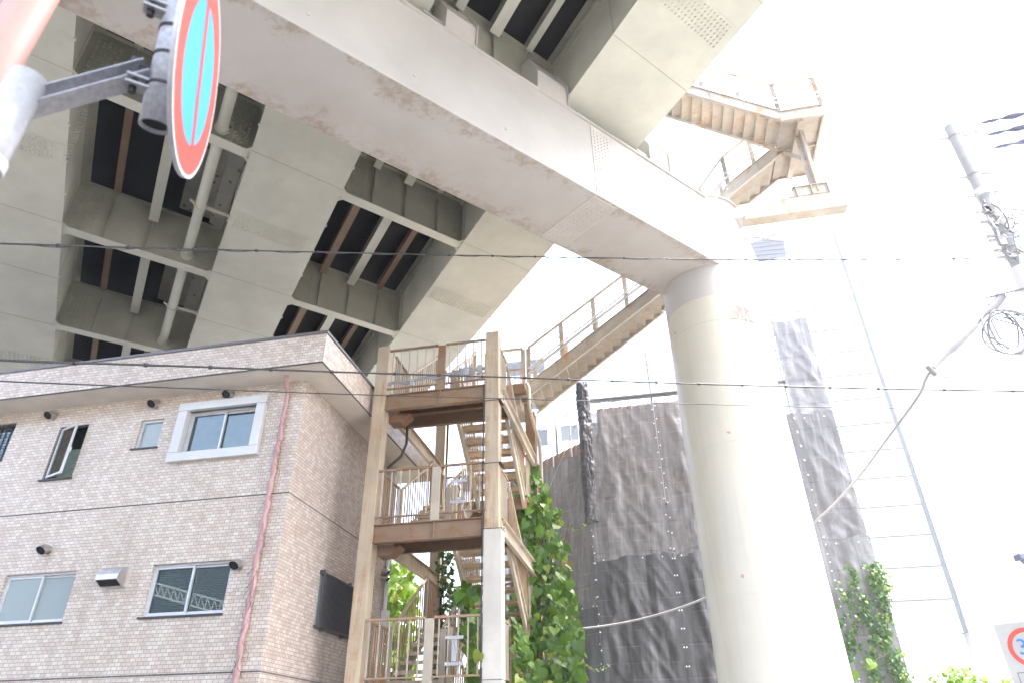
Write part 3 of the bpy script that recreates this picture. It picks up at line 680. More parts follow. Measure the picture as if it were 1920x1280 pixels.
for li, L in enumerate(LV[1:]):
    top = li == 2
    bm_, rm_ = ('tower_rust', 'tower_rust') if li else ('tower', 'tower_rail')
    m = MB(); m.box((-5.265, VF+.05, L-.33), (-3.06, VF+.062, L-.02)); m.box((-5.265, VF-.01, L-.018), (-3.06, VF+.15, L)); m.box((-5.265, VF+.0, L-.352), (-3.06, VF+.14, L-.332))
    m.box((-4.055, VF-.005, L-.331), (-4.035, VF+.049, L-.019)); fb = m.build('floor_beam', M['tower_rust'], tw, bevel=.003)
    m = MB(); m.box((-5.26, VF+.151, L-.012), (-2.80, 13.66, L+.004)); m.build('landing_plate', M['tower_rust_shaded'], tw)
    m = MB()
    for v in (12.85, 13.25): m.box((-5.24, v, L-.12), (-2.82, v+.012, L-.013)); m.box((-5.24, v-.03, L-.132), (-2.82, v+.042, L-.121))
    m.box((-5.26, 13.60, L-.27), (-2.80, 13.612, L-.013)); m.box((-5.26, 13.56, L-.285), (-2.80, 13.66, L-.271)); m.build('joist', M['tower_rust_shaded'], tw)
    # corner knee under the landing
    m = MB(); m.prism([(-5.26, L-.353), (-4.80, L-.353), (-5.0, L-.53), (-5.26, L-.53)], 1, 12.72, 13.05); m.build('knee_brace', M['tower_rust_shaded'], tw)
    # side beams running back to the rear posts
    for u, mt in ((-2.775, 'tower_pale'), (-5.33, 'tower')):
        m = MB(); m.box((u, VF+.285, L-.34), (u+.012, VRr+.02, L-.01)); m.box((u+.0125, VF+.285, L-.34), (u+.085, VRr+.02, L-.325)); m.box((u+.0125, VF+.285, L-.025), (u+.085, VRr+.02, L-.01))
        sb = m.build('side_beam', M[mt], tw)
        m = MB()
        for dz in (.08,.15,.22,.29):
            m.disc((u+.012, VF+.42, L-.35+dz), (1,0,0), 0, .016, .014, 8)
        m.build('bolt', M['bolt'], sb)
    # front guard rail, two bays
    rail((-5.26, VF+.03, L), (-4.13, VF+.03, L), 6, rmat=rm_, bmat='tower_pale'); rail((-3.95, VF+.03, L), (-3.06, VF+.03, L), 5, rmat=rm_, bmat='tower_pale')
    plate_post((-4.04, VF+.03, L+.004), .17, .05, 1.08, 'tower_rust' if top else 'tower_pale')
    # left side guard of the landing
    rail((-5.22, VF+.30, L), (-5.22, 13.62, L), 8, bmat='tower_rail')
    plate_post((-5.22, 13.66, L), .09, .09, 1.12)
    plate_post((uC-.10, 13.66, L), .12, .10, 1.08); plate_post((uC+.02, 13.70, L), .10, .10, 1.12, 'tower')
    rail((-2.83, VF+.30, L), (-2.83, 13.55, L), 7, bmat='tower_pale')
def flight(u0, u1, va, za, vb, zb, n, mat='tower_pale'):
    # stringers and treads from (va, za) up to (vb, zb)
    for u in (u0, u1-.02):
        dz = .16; m = MB()
        m.prism([(va, za-.26), (va, za+.02), (vb, zb+.02), (vb, zb-.26)], 0, u, u+.02)
        m.prism([(va, za-.275), (va, za-.262), (vb, zb-.262), (vb, zb-.275)], 0, u-.025, u+.045)
        m.build('stringer', M[mat], tw)
    for k in range(1, n):
        z = za + (zb-za)*k/n; v = va + (vb-va)*(k-.5)/n; r = abs(vb-va)/n
        m = MB(); m.box((u0+.022, v-r/2-.015, z-.022), (u1-.022, v+r/2+.01, z)); sgn = 1 if vb > va else -1
        e = v - sgn*(r/2+.012); m.box((u0+.022, e-.006, z-.075), (u1-.022, e+.006, z-.0225)); m.build('tread', M['tower'], tw)
FV0, FV1 = 13.66, 15.72
for k in range(4):
    L = LV[k]; Rz = RV[k]
    if k > 0 or True:
        flight(-5.20, -4.16, FV0, L, FV1, Rz, 7 if k < 3 else 8)
        for u in (-5.21, -4.15):
            rail((u, FV0+.02, L+.02), (u, FV1, Rz), 13, ztop=1.1, zbot=.06, rmat='tower', bmat='tower_rail', hand=(u > -5), solid=True)
        plate_post((-5.21, FV1, Rz-.1), .08, .09, 1.24); plate_post((-4.15, FV1, Rz-.1), .07, .08, 1.24)
    if k < 3:
        L2 = LV[k+1]
        flight(-3.99, -2.86, FV1, Rz, FV0, L2, 7)
        for u in (-3.98, -2.84): rail((u, FV1, Rz), (u, FV0+.02, L2), 13, ztop=1.1, zbot=.06, rmat='tower_pale', bmat='tower_rail', hand=False)
    # half landings at the rear
    m = MB(); m.box((-5.26, FV1-.02, Rz-.012), (-2.80, 16.95, Rz+.002)); m.build('landing_plate', M['tower'], tw)
    m = MB(); m.box((-5.26, FV1-.03, Rz-.27), (-2.80, FV1-.021, Rz)); m.box((-5.26, 16.88, Rz-.27), (-2.80, 16.895, Rz-.013))
    for v in (16.1, 16.5): m.box((-5.24, v, Rz-.13), (-2.82, v+.012, Rz-.013))
    m.build('joist', M['tower_rust'], tw)
    rail((-5.22, 16.86, Rz), (-3.03, 16.86, Rz), 14, bmat='tower_rail'); rail((-5.22, FV1+.05, Rz), (-5.22, 16.84, Rz), 8, bmat='tower_rail')
    if k < 3: rail((-2.83, FV1+.05, Rz), (-2.83, 16.84, Rz), 8, bmat='tower_pale')
# grey cable clips and a bundle of cables tied along the top guard rail
m = MB(); pts = [Vector((-5.24 + 2.2*k/24, VF-.02 + .02*math.sin(k*1.7), 8.32 + .22 + .12*(k/24) + .03*math.sin(k*.9))) for k in range(25)]
m.tube(pts, .022, 7); m.tube([p + Vector((0,.02,.05)) for p in pts[::2]], .014, 6)
for a in (0, 1.3): m.tube([(-3.45+.16*math.cos(t+a), VF-.03, 8.62+.13*math.sin(t)) for t in [PI*2*k/18 for k in range(19)]], .012, 6)
m.build('cable_bundle', M['wire_grey'], tw)
for u, z in ((-4.72, 8.55), (-3.50, 8.66), (-3.22, 8.72)):
    m = MB(); m.box((u, VF-.05, z-.09), (u+.09, VF-.015, z+.07)); m.build('junction_box', M['galv'], tw, bevel=.008)
for L in (2.64, 5.49):
    for dz in (.30, .72):
        m = MB(); m.box((-3.72, VF-.015, L+dz), (-3.40, VF-.005, L+dz+.055)); m.box((-3.72, VF-.04, L+dz), (-3.70, VF-.0155, L+dz+.055)); m.build('cable_bracket', M['galv'], tw)
    m = MB(); m.box((-3.60, VF-.03, L+.36), (-3.51, VF-.016, L+(.71 if L < 4 else .42))); m.tube([(-3.55,VF-.04,L+.7),(-3.50,VF-.05,L+.5),(-3.42,VF-.04,L+.52),(-3.47,VF-.03,L+.2),(-3.40,VF-.02,L+.05)], .008, 6); m.build('meter_plate', M['galv'], tw)
m = MB(); m.tube([(-5.05, 13.3, 7.93), (-5.02, 13.25, 7.5), (-5.10, 13.2, 7.2), (-5.35, 13.1, 6.9)], .03, 8); m.build('conduit', M['wire'], tw)
m = MB(); m.tube([(-5.20, VRr-.03, 0), (-5.20, VRr-.03, 9.6)], .03, 8); m.build('conduit', M['wire'], tw)
m = MB(); m.tube([(-2.74,15.8,10.02),(-2.70,15.8,9.9),(-2.70,15.8,9.35),(-2.66,16.3,9.0),(-2.62,16.85,8.8),(-2.62,16.95,8.6),(-2.62,16.95,0)], .045, 10); m.build('drain_pipe', M['upstair'], tw)

# ------------------------------------------------------------------ staircase climbing from the tower to the road
VN, VX = 16.3, 17.42
Pn = [onv(992.7, 742, VN), onv(1238, 551, VN)]
us = thing('access_staircase', 'cream steel staircase climbing from the tower past the round column to the road deck', 'staircase', T((Pn[0].x, VN, Pn[0].z)), -TH)
A2 = onv(1370, 366, 15.62); B2 = onv(1468.5, 286.6, 15.3)
LANDZ = 16.33
B2.z = LANDZ
def stair_run(pa, pb, nw, n, tag_=''):
    # pa, pb: near-side lower corners (u, v, z); nw: width vector towards the far side
    pa, pb, nw = Vector(pa), Vector(pb), Vector(nw); U = Vector((0,0,1)); hgt = .40
    for off in (Vector((0,0,0)), nw):
        m = MB(); a, b = pa+off, pb+off
        m.bar(a+U*hgt/2, b+U*hgt/2, .016, hgt*.86); m.bar(a, b, .10, .016); m.bar(a+U*hgt, b+U*hgt, .10, .016)
        L = (b-a).length
        for k in range(1, int(L/1.05)+1):
            q = a.lerp(b, k*1.05/L) if k*1.05 < L else None
            if q is None: continue
            m.bar(q+U*.02+nw.normalized()*-.025, q+U*(hgt-.02)+nw.normalized()*-.025, .05, .012, (1,0,.7))
        m.build('stringer', M['upstair'], us)
    d = pb-pa; hd = Vector((d.x, d.y, 0)); run = hd/n; rise = d.z/n
    for k in range(n):
        q = pa + run*k + U*(rise*(k+1) + .06)
        m = MB(); e = .02*nw.normalized()
        m.add([q+e, q+nw-e, q+nw-e+run*1.12, q+e+run*1.12, q+e-U*.012, q+nw-e-U*.012, q+nw-e+run*1.12-U*.012, q+e+run*1.12-U*.012], [(0,1,2,3),(7,6,5,4),(0,4,5,1),(1,5,6,2),(2,6,7,3),(3,7,4,0)])
        r0 = q + run*1.0; 
        m.add([q+e-U*.011, q+nw-e-U*.011, q+nw-e-U*(rise*.80), q+e-U*(rise*.80), q+e-U*.011+run*.04, q+nw-e-U*.011+run*.04, q+nw-e-U*(rise*.80)+run*.04, q+e-U*(rise*.80)+run*.04], [(0,1,2,3),(7,6,5,4),(0,4,5,1),(1,5,6,2),(2,6,7,3),(3,7,4,0)])
        m.build('tread', M['upstair'], us)
    return
def stair_rail(pa, pb, h0=.42, top=1.5, step=1.15, pw=.12, double=True):
    pa, pb = Vector(pa), Vector(pb); U = Vector((0,0,1)); L = (pb-pa).length; n = max(1, round(L/step))
    for k in range(n+1):
        q = pa.lerp(pb, k/n); m = MB(); m.bar(q+U*(h0+.01), q+U*(top-.02), pw, .03, (0,1,0)); m.build('rail_post', M['upstair'], us)
    m = MB(); m.bar(pa+U*top, pb+U*top, .07, .05); m.build('handrail', M['upstair'], us)
    m = MB(); sidev = Vector((0,-.06,0))
    for z in ((.82,.66) if double else ()): m.tube([pa+U*z+sidev, pb+U*z+sidev], .024, 8)
    for z in (1.08, 1.28): m.tube([pa+U*z, pb+U*z], .013, 6)
    m.build('handrail', M['galv_white'], us)
NW = Vector((0, 1.12, 0))
stair_run(Pn[0], Pn[1], NW, 15); stair_rail(Pn[0]+Vector((0,0,0)), Pn[1]); stair_rail(Pn[0]+NW, Pn[1]+NW, double=False)
stair_run(Pn[1], A2, NW, 12); stair_rail(Pn[1], A2); stair_rail(Pn[1]+NW, A2+NW, double=False)
stair_run(A2, B2, NW, 5); stair_rail(A2, B2, step=.9); stair_rail(A2+NW, B2+NW, double=False)
# toe connection to the tower landing
m = MB(); a = Pn[0]; m.box((a.x-.5, VN-.01, a.z+.02), (a.x+.02, VN+.006, a.z+.42)); m.box((a.x-.52, VN-.02, a.z-.25), (a.x-.25, VN+1.1, a.z+.02))
for k in range(2): m.disc((a.x-.12, VN-.01, a.z+.12+.2*k), (0,-1,0), 0, .03, .02, 8)
m.build('end_bracket', M['upstair'], us)
a = Pn[0]; stair_rail((a.x-1.2, VN, a.z), (a.x-.15, VN, a.z), step=1.0, double=False)
# platform (box with dark underside), two flights wide
LN, LF, LU0, LU1 = 14.1, 16.42, 4.82, 5.93
m = MB(); m.box((LU0, LN, LANDZ+.10), (LU1, LF, LANDZ+.12)); m.build('landing_plate', M['upstair'], us)
def edge(m, a, b): m.bar(a, b, .016, .34); 
m = MB(); z = LANDZ+.17
m.box((LU0, LN, LANDZ), (LU1, LN+.015, LANDZ+.36)); m.box((LU0, LF-.015, LANDZ), (LU1, LF, LANDZ+.36)); m.box((LU1-.015, LN+.016, LANDZ), (LU1, LF-.016, LANDZ+.36)); m.box((LU0, 15.2, LANDZ), (LU1-.016, 15.23, LANDZ+.099)); m.box((LU0, LN+.016, LANDZ), (LU0+.015, LF-.016, LANDZ+.099))
m.box((LU0-.02, LN-.05, LANDZ+.36), (LU1+.03, LN+.05, LANDZ+.375)); m.box((LU0+.02, LN-.04, LANDZ-.012), (LU1+.02, LN+.05, LANDZ-.0005)); m.box((LU1-.05, LN+.06, LANDZ-.012), (LU1+.02, LF, LANDZ-.0005)); m.build('landing_frame', M['upstair'], us)
stair_rail((LU0, LN, LANDZ), (LU1, LN, LANDZ), step=1.1); stair_rail((LU1, LN, LANDZ), (LU1, LF, LANDZ), step=1.15, double=False)
C2a = Vector((LU0, LN, LANDZ)); C2b = onv(1274.5, 172.4, LN); C2b = C2a + (C2b - C2a)*1.5
stair_run(C2a, C2b, Vector((0,1.08,0)), 14); stair_rail(C2a, C2b); stair_rail(C2a+Vector((0,1.08,0)), C2b+Vector((0,1.08,0)), double=False)
# strut, bracket beam off the pier head
sx_ = 5.28; vS = 14.62
m = MB(); m.bar((sx_, vS, 14.0), (sx_+.05, vS, LANDZ+.09), .26, .02, (0,1,0)); m.bar((sx_, vS-.10, 14.0), (sx_+.05, vS-.10, LANDZ), .20, .02, (1,0,0)); m.bar((sx_, vS+.10, 14.0), (sx_+.05, vS+.10, LANDZ), .20, .02, (1,0,0))
m.bar((sx_+.02, vS, 15.3), (sx_-.25, vS+.7, LANDZ), .12, .10); m.bar((sx_+.02, LN+.05, LANDZ-.06), (sx_+.02, LF-.05, LANDZ-.06), .16, .10); m.build('strut', M['upstair'], us)
z1 = onv(1378, 393, vS).z
m = MB(); m.box((3.05, vS-.16, z1-.52), (5.86, vS+.16, z1)); br = m.build('bracket_beam', M['upstair'], us, bevel=.012)
m = MB(); m.box((4.72, vS-.17, z1), (5.56, vS-.155, z1+.30)); m.box((4.72, vS+.155, z1), (5.56, vS+.17, z1+.30)); m.box((4.68, vS-.2, z1+.30), (5.60, vS+.2, z1+.32))
for u in (4.74, 5.12, 5.52): m.box((u, vS-.22, z1), (u+.02, vS+.22, z1+.299))
m.prism([(4.52, z1), (4.72, z1), (4.72, z1+.30)], 1, vS-.17, vS-.155); m.build('saddle', M['upstair'], us)
m = MB(); m.box((3.0, vS-.3, z1-.50), (3.35, vS-.1605, z1-.20)); m.box((3.0, vS-.34, z1-.56), (3.28, vS+.2, z1-.521)); m.build('pier_clamp', M['pier'], br)

# ------------------------------------------------------------------ scaffold, dust sheets, hoarding
VS_ = 20.5; CU = -1.64
sf = thing('scaffold', 'grey tube scaffold carrying the dark dust netting behind the round column', 'scaffold', T((CU, VS_, 0)), -TH)
LD = hv(-37)                                                            # the left face runs away to the back left
CW = T((CU, VS_, 0))
LDu, LDv = LD.dot(E1), LD.dot(E2)
def lf(d, off=0.0): return (CU + LDu*d - LDv*off*0, VS_ + LDv*d, 0)
heights = {-1.64: 12.4, .56: 13.8, 2.4: 13.8, 4.22: 13.8, 4.74: 13.95, 5.86: 13.95}
for u, zt in heights.items():
    for dv in (0.0, .9):
        m = MB(); m.tube([(u, VS_+.24+dv, 0), (u, VS_+.24+dv, zt)], .0243, 8); m.build('standard', M['scaf'], sf)
for d in (1.8, 3.6, 5.4):
    for o_ in (.06, .8):
        p = Vector(lf(d)) + Vector((LDv*o_*.0 + .0, 0, 0)) + Vector((o_*.8, o_*.6, 0)); m = MB(); m.tube([p, p+Vector((0,0,11.6))], .0243, 8); m.build('standard', M['scaf'], sf)
for z in [1.2, 2.9, 4.6, 6.35, 8.1, 9.8, 11.68, 12.22, 12.9, 13.5]:
    m = MB(); m.tube([(CU if z < 12 else -.6, VS_+.19, z), (5.9, VS_+.19, z)], .0215, 8); m.build('ledger', M['scaf'], sf)
    if z < 12:
        a = Vector(lf(0)); b = Vector(lf(6)); m = MB(); m.tube([a+Vector((.2,.16,z)), b+Vector((.2,.16,z))], .0215, 8); m.build('ledger', M['scaf'], sf)
m = MB()
for k in range(40):
    u = CU+.1 + k*.19; m.box((u, VS_+.20, 11.38), (u+.012, VS_+.21, 11.68))
m.box((CU+.1, VS_+.05, 11.70), (5.8, VS_+.35, 11.73)); m.build('guard_bars', M['scaf'], sf)
m = MB(); m.box((CU+.2, VS_+.12, 6.30), (5.8, VS_+.85, 6.34)); m.box((CU+.2, VS_+.12, 8.06), (5.8, VS_+.85, 8.10)); m.box((CU+.2, VS_+.12, 4.55), (5.8, VS_+.85, 4.59)); m.build('walk_board', M['scaf'], sf)
m = MB(); m.tube([(-1.5, VS_+.02, 11.6), (.45, VS_+.02, 14.6)], .008, 5); m.tube([(-1.62, VS_-.02, 11.6), (-3.4, VS_+.4, 8.0)], .012, 5); m.build('brace', M['scaf'], sf)

def sheet(name, P, uvn, nu, nv, amp, mat, label, seed, group='dust sheets hung on the scaffold', eyelets=True):
    # P(a, b) -> (point, normal) with a, b in 0..1; hung cloth with folds pinned along its edges
    vs = []; m = MB()
    def disp(a, b):
        la, lb = uvn[0]*a, uvn[1]*b
        pin = min(1, 5*min(a, 1-a))*(.35+.65*min(1, 6*min(b, 1-b)))
        q = Vector((la*1.1, lb*.35, seed)); f = noise.noise(q*1.6)*.6 + .30*noise.noise(Vector((la*2.4, lb*.22, seed+4)))*1.6 + .4*noise.noise(Vector((la*4.5 + lb*.5, lb*.7, seed+9)))
        diag = .5*math.sin((la*1.6 - lb*1.1 + 2.0*noise.noise(Vector((la*.5, lb*.4, seed+3))))*5.5)*.35*max(0, .9-abs(b-.35)*1.4)
        fan = math.sin(math.atan2(lb+.05, la+.4)*26)*.10*math.exp(-((la)**2+(lb)**2)/2.2) + math.sin(math.atan2(lb+.05, uvn[0]-la+.4)*24)*.10*math.exp(-((uvn[0]-la)**2+lb**2)/2.2)
        r1 = la*.80 - lb*.60; r2 = la*.60 + lb*.80; fold = 1.0 - 2.2*abs(noise.noise(Vector((r1*2.6, r2*.42, seed+20)))); r3 = la*.86 + lb*.5; r4 = -la*.5 + lb*.86; fold2 = 1.0 - 2.2*abs(noise.noise(Vector((r3*3.1, r4*.5, seed+31))))
        cr = .12*abs(noise.noise(Vector((la*7, lb*7, seed)))) + .42*fold*max(0, 1.1-b) + .30*fold2*(.4+.6*a)
        return amp*(f + diag + fan + cr)*(.12+pin) - amp*1.1*math.sin(PI*a)*.5*(1-b)*.6
    for j in range(nv+1):
        for i in range(nu+1):
            a, b = i/nu, j/nv; p, n_ = P(a, b); vs.append(Vector(p) + Vector(n_)*disp(a, b) - Vector((0, 0, b**6*(.10*abs(math.sin(a*uvn[0]*3.3)) + .14*max(0, noise.noise(Vector((a*uvn[0]*1.7, seed, 0))))))))
    m.add(vs, [(j*(nu+1)+i, j*(nu+1)+i+1, (j+1)*(nu+1)+i+1, (j+1)*(nu+1)+i) for j in range(nv) for i in range(nu)], True)
    o = m.build(name, mat); tag(o, label, 'dust sheet', group)
    if eyelets:
        e = MB()
        for s_ in (0.012, .988):
            for k in range(int(uvn[1]/.45)):
                p, n_ = P(s_, (k+.5)/int(uvn[1]/.45)); p = Vector(p); n_ = Vector(n_)
                e.disc(p + n_*.02, n_, 0, .022, .012, 8)
        for k in range(int(uvn[0]/.45)):
            p, n_ = P((k+.5)/int(uvn[0]/.45), .006); e.disc(Vector(p)+Vector(n_)*.02, n_, 0, .02, .012, 8)
        e.build('eyelet', M['sign_white'], o)
    return o
def front(u0, u1, z0, z1, lean=0.0): return lambda a, b: ((u0+(u1-u0)*a + lean*(1-b), VS_, z0+(z1-z0)*b), (0,-1,0))
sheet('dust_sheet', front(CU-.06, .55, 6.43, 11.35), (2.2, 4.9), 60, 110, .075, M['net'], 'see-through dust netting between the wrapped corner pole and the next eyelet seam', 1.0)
sheet('dust_sheet', front(CU-.06, .57, 1.0, 6.62), (2.2, 5.6), 70, 110, .15, M['net_dark'], 'dark dust sheet below the see-through netting beside the vine', 2.0)
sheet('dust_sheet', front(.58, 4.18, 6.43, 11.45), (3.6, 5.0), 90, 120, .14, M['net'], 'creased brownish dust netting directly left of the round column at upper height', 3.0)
sheet('dust_sheet', front(.57, 4.18, 1.0, 6.62), (3.6, 5.6), 90, 120, .20, M['net_dark'], 'black dust sheet with deep diagonal folds beside the foot of the round column', 4.0)
sheet('dust_sheet', front(3.9, 4.73, 1.0, 10.6), (.8, 9.6), 14, 140, .04, M['net_light_offset'], 'narrow brown strip of netting close to the right edge of the round column', 5.0)
sheet('dust_sheet', front(4.74, 5.86, 10.3, 13.9), (1.1, 3.6), 34, 80, .06, M['net_top'], 'topmost pale see-through netting right of the column with tubes showing through', 6.0)
sheet('dust_sheet', front(4.72, 5.88, 6.5, 10.55), (1.1, 4.05), 34, 90, .07, M['net_light_offset'], 'pale grey netting right of the column, between the see-through top and the ivy', 6.5)
sheet('dust_sheet', front(4.72, 5.92, 1.0, 6.75), (1.2, 5.7), 34, 110, .07, M['net_light_offset'], 'grey netting with ivy growing over it right of the column', 7.0)
def left(d0, d1, z0, z1): return lambda a, b: (Vector(lf(d0+(d1-d0)*a)) + Vector((0,0,z0+(z1-z0)*b - .0*a)), Vector((-LDv, LDu, 0)) if LDu < 0 else Vector((LDv,-LDu,0)))
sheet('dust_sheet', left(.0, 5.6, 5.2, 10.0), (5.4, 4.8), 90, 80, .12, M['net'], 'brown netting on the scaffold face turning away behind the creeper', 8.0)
sheet('dust_sheet', left(.0, 5.6, 1.0, 5.45), (5.4, 4.2), 90, 60, .12, M['net_dark'], 'dark sheet at the bottom of the scaffold face behind the creeper', 9.0)
# crumpled plastic round the corner pole
m = MB(); vs = []; n = 28; NZ = 150
for j in range(NZ+1):
    z = 7.6 + 4.7*j/NZ
    for k in range(n):
        th = 2*PI*k/n; q = Vector((math.cos(th)*1.4, math.sin(th)*1.4, z*4.2))
        zz = z*2.6 + .8*noise.noise(Vector((th*.6, z*.9, 2)))
        r = .17 + .05*noise.noise(Vector((math.cos(th)*1.2, math.sin(th)*1.2, z*.8))) + .055*abs(noise.noise(Vector((math.cos(th)*2.2 + z*.4, math.sin(th)*2.2, zz)))) + .02*noise.noise(q*2.3)
        vs.append((CU-.04 + 1.15*r*math.cos(th), VS_-.02 + .75*r*math.sin(th), z))
m.add(vs, [(j*n+k, j*n+(k+1)%n, (j+1)*n+(k+1)%n, (j+1)*n+k) for j in range(NZ) for k in range(n)], False)
tag(m.build('pole_wrap', M['net_wrap']), 'crumpled silvery black sheeting wrapped around the corner pole of the scaffold', 'sheeting')
# ribbed brown wall behind the netting
m = MB()
def ribbed(m, p0, p1, z0, z1, nrm, pitch=.32):
    p0, p1, nrm = Vector(p0), Vector(p1), Vector(nrm); L = (p1-p0).length; d = (p1-p0)/L; n = int(L/pitch)
    for k in range(n):
        a = p0 + d*(k*pitch); pts = [(0,0),(.10,0),(.13,.05),(.24,.05),(.27,0),(pitch,0)]
        for (x0,y0),(x1,y1) in zip(pts, pts[1:]):
            A, B_ = a+d*x0+nrm*y0, a+d*x1+nrm*y1
            m.add([A+Vector((0,0,z0)), B_+Vector((0,0,z0)), B_+Vector((0,0,z1)), A+Vector((0,0,z1))], [(0,1,2,3)])
ribbed(m, (CU+.3, VS_+1.15, 0), (4.3, VS_+1.15, 0), 0, 11.85, (0,-1,0))
a = Vector(lf(.2))+Vector((.9,.6,0)); b = Vector(lf(6.2))+Vector((.9,.6,0)); nn = Vector((-LDv, LDu, 0)); ribbed(m, a, b, 0, 10.9, nn if nn.y < 0 else -nn)
tag(m.build('steel_hoarding', M['hoard']), 'rusty brown ribbed steel wall showing through the dust netting', 'wall')

# ------------------------------------------------------------------ far buildings
gt = thing('office_tower', 'white clad high rise with thin floor joints rising behind the round column', 'office tower', T((12, 60, 0)), -TH)
U0, U1, VT = 2.0, 22.42, 60.0
m = MB(); m.box((U0, VT, 9.02), (U1-.55, VT+22, 48.0)); body = m.build('wall', M['panel'], gt)
m = MB(); m.box((U1-.549, VT+.05, 9.02), (U1-.22, VT+21.5, 48.0)); m.build('corner_glazing', M['tower_glass'], gt)
m = MB()
for k in range(16):
    z = 48.0 - 2.44*k
    if z < 10: break
    m.box((U0, VT-.03, z-.07), (U1-.55, VT, z+.07))
m.build('floor_joint', M['panel_joint'], body)
c0 = onv(1440, 462, VT); m = MB(); m.add([(c0.x-1.7,VT-.04,c0.z+.7),(c0.x,VT-.04,c0.z-.6+1.6),(c0.x+1.7,VT-.04,c0.z+.5),(c0.x+1.5,VT-.04,c0.z-1.6),(c0.x-1.3,VT-.04,c0.z-1.9)], [(0,1,2,3,4)])
for q in range(5): m.bar((c0.x-1.4,VT-.06,c0.z-1.5+.5*q),(c0.x+1.4,VT-.06,c0.z-1.7+.55*q),.05,.06)
m.build('glazed_notch', M['tower_glass'], gt)
m = MB(); m.bar((c0.x-3.2,VT-.05,c0.z+1.1),(c0.x-1.2,VT-.05,c0.z+1.4),.08,.10); m.bar((c0.x-1.2,VT-.05,c0.z+1.4),(c0.x+1.6,VT-.05,c0.z+.3),.08,.14); m.bar((c0.x-.2,VT-.05,c0.z+.8),(c0.x+1.5,VT-.05,c0.z+1.9),.08,.14); m.build('crossed_trim', M['panel_joint'], gt)
m = MB(); m.box((U0+.2, VT+.5, 0), (U1-.4, VT+20, 9.0)); m.build('podium', M['pale_wall'], gt)
def block(nm, label, u0, u1, v0, v1, z1, rows, cols, wz, mat, wmat=None):
    b = thing(nm, label, 'building', T(((u0+u1)/2, v0, 0)), -TH); m = MB(); m.box((u0, v0, 0), (u1, v1, z1)); wl = m.build('wall', mat, b)
    for r in range(rows):
        for c_ in range(cols):
            u = u0 + (u1-u0)*(c_+.5)/cols; z = z1 - 2.0 - r*wz
            m = MB(); frame_rect(m, u-.75, u+.75, z-.7, z+.7, v0-.06, v0-.001, .07); wnd = m.build('window', M['alu'], b)
            m = MB(); m.box((u-.68, v0-.03, z-.63), (u+.68, v0-.002, z+.63)); m.build('pane', wmat or M['tower_glass'], wnd)
    return b
block('apartment_block', 'pale apartment block far behind the stair tower with bluish windows', -13.0, -6.4, 46, 58, 29.5, 7, 4, 3.0, M['pale_wall'])
block('apartment_block', 'pale low block glimpsed behind the wrapped scaffold corner pole', -6.2, 1.5, 49, 58, 25.0, 6, 4, 3.0, M['pale_wall'])
block('white_building', 'white building at the right edge beyond the high rise', 24.5, 60, 66, 80, 34.0, 0, 0, 3, M['pale_wall'])

# ------------------------------------------------------------------ across the street behind the viewer: seen in the window glass only
ob_ = block('office_building', 'dark office building across the street mirrored in the window of the tiled house', -52, -14, -34, -26, 19.0, 0, 0, 3.2, M['office'])
cr = thing('lattice_crane', 'pale lattice crane boom mirrored in the clear window of the tiled house', 'crane', T((-24, -19, 0)), -TH)
VC = -19.0; vv = 2*10.92 - VC
def mir(x, y): p = onv(x, y, vv); return Vector((p.x, VC, p.z))
ta, tb, ba, bb = mir(255, 1082), mir(440, 1133), mir(255, 1104), mir(440, 1158)
m = MB(); o_ = Vector((0, -.3, 0))
for q in (Vector(), o_): m.bar(ta+q, tb+q, .11, .11); m.bar(ba+q, bb+q, .11, .11)
for k in range(15):
    a = ta.lerp(tb, k/15); b = ba.lerp(bb, (k+.5)/15); c_ = ta.lerp(tb, (k+1)/15)
    for q in (Vector(),): m.bar(a+q, b+q, .05, .05); m.bar(b+q, c_+q, .05, .05)
m.build('boom', M['sign_white'], cr)
p = mir(422, 1110); m = MB()
for q in (Vector((-.5,0,0)), Vector((.5,0,0)), Vector((-.5,-1,0)), Vector((.5,-1,0))): m.bar((p.x+q.x, VC-.9+q.y, 0), (p.x+q.x, VC-.9+q.y, p.z+3), .12, .12)
for k in range(16):
    z = k*.95
    for y in (VC-.9, VC-1.9): m.bar((p.x-.5, y, z), (p.x+.5, y, z+.95), .06, .06); m.bar((p.x+.5, y, z), (p.x-.5, y, z+.95), .06, .06)
m.build('mast', M['sign_white'], cr)

# ------------------------------------------------------------------ utility pole, cables
DP = 14.0
pb = ond(1781, 238, DP); PU = Vector((pb.x, pb.y, 0)); PT = pb.z
up = thing('utility_pole', 'pale grey concrete utility pole hung with clamps, wires and cable coils', 'utility pole', PU.copy())
m = MB(W); m.tube([PU, PU+Vector((0,0,PT))], [.185, .115], 24); m.build('shaft', M['concrete'], up)
RGT = Vector((E1.x, E1.y, 0)); FWD = Vector((E2.x, E2.y, 0))
def pz(y): # height on the pole axis for an image row
    x = 1781 + (y-238)*.40; return ond(x, y, DP).z
def clamp(z, r=.15, ear=.14):
    m = MB(W); m.tube([PU+Vector((0,0,z-.02)), PU+Vector((0,0,z+.02))], r, 20)
    for s_ in (1, -1): m.bar(PU+Vector((0,0,z))+RGT*s_*r, PU+Vector((0,0,z))+RGT*s_*(r+ear), .06, .05)
    m.tube([PU+Vector((0,0,z+.02))+RGT*(r+.06)-FWD*.05, PU+Vector((0,0,z+.02))+RGT*(r+.06)+FWD*.08], .02, 6); m.build('clamp', M['galv'], up)
for y in (258, 333, 370, 400, 420, 447, 455, 475, 488): clamp(pz(y), .135 + (y-250)*.0001)
m = MB(W); m.tube([PU+Vector((0,0,pz(515))), PU+Vector((0,0,pz(560)))], .24, 24); m.build('sleeve', M['sign_white'], up)
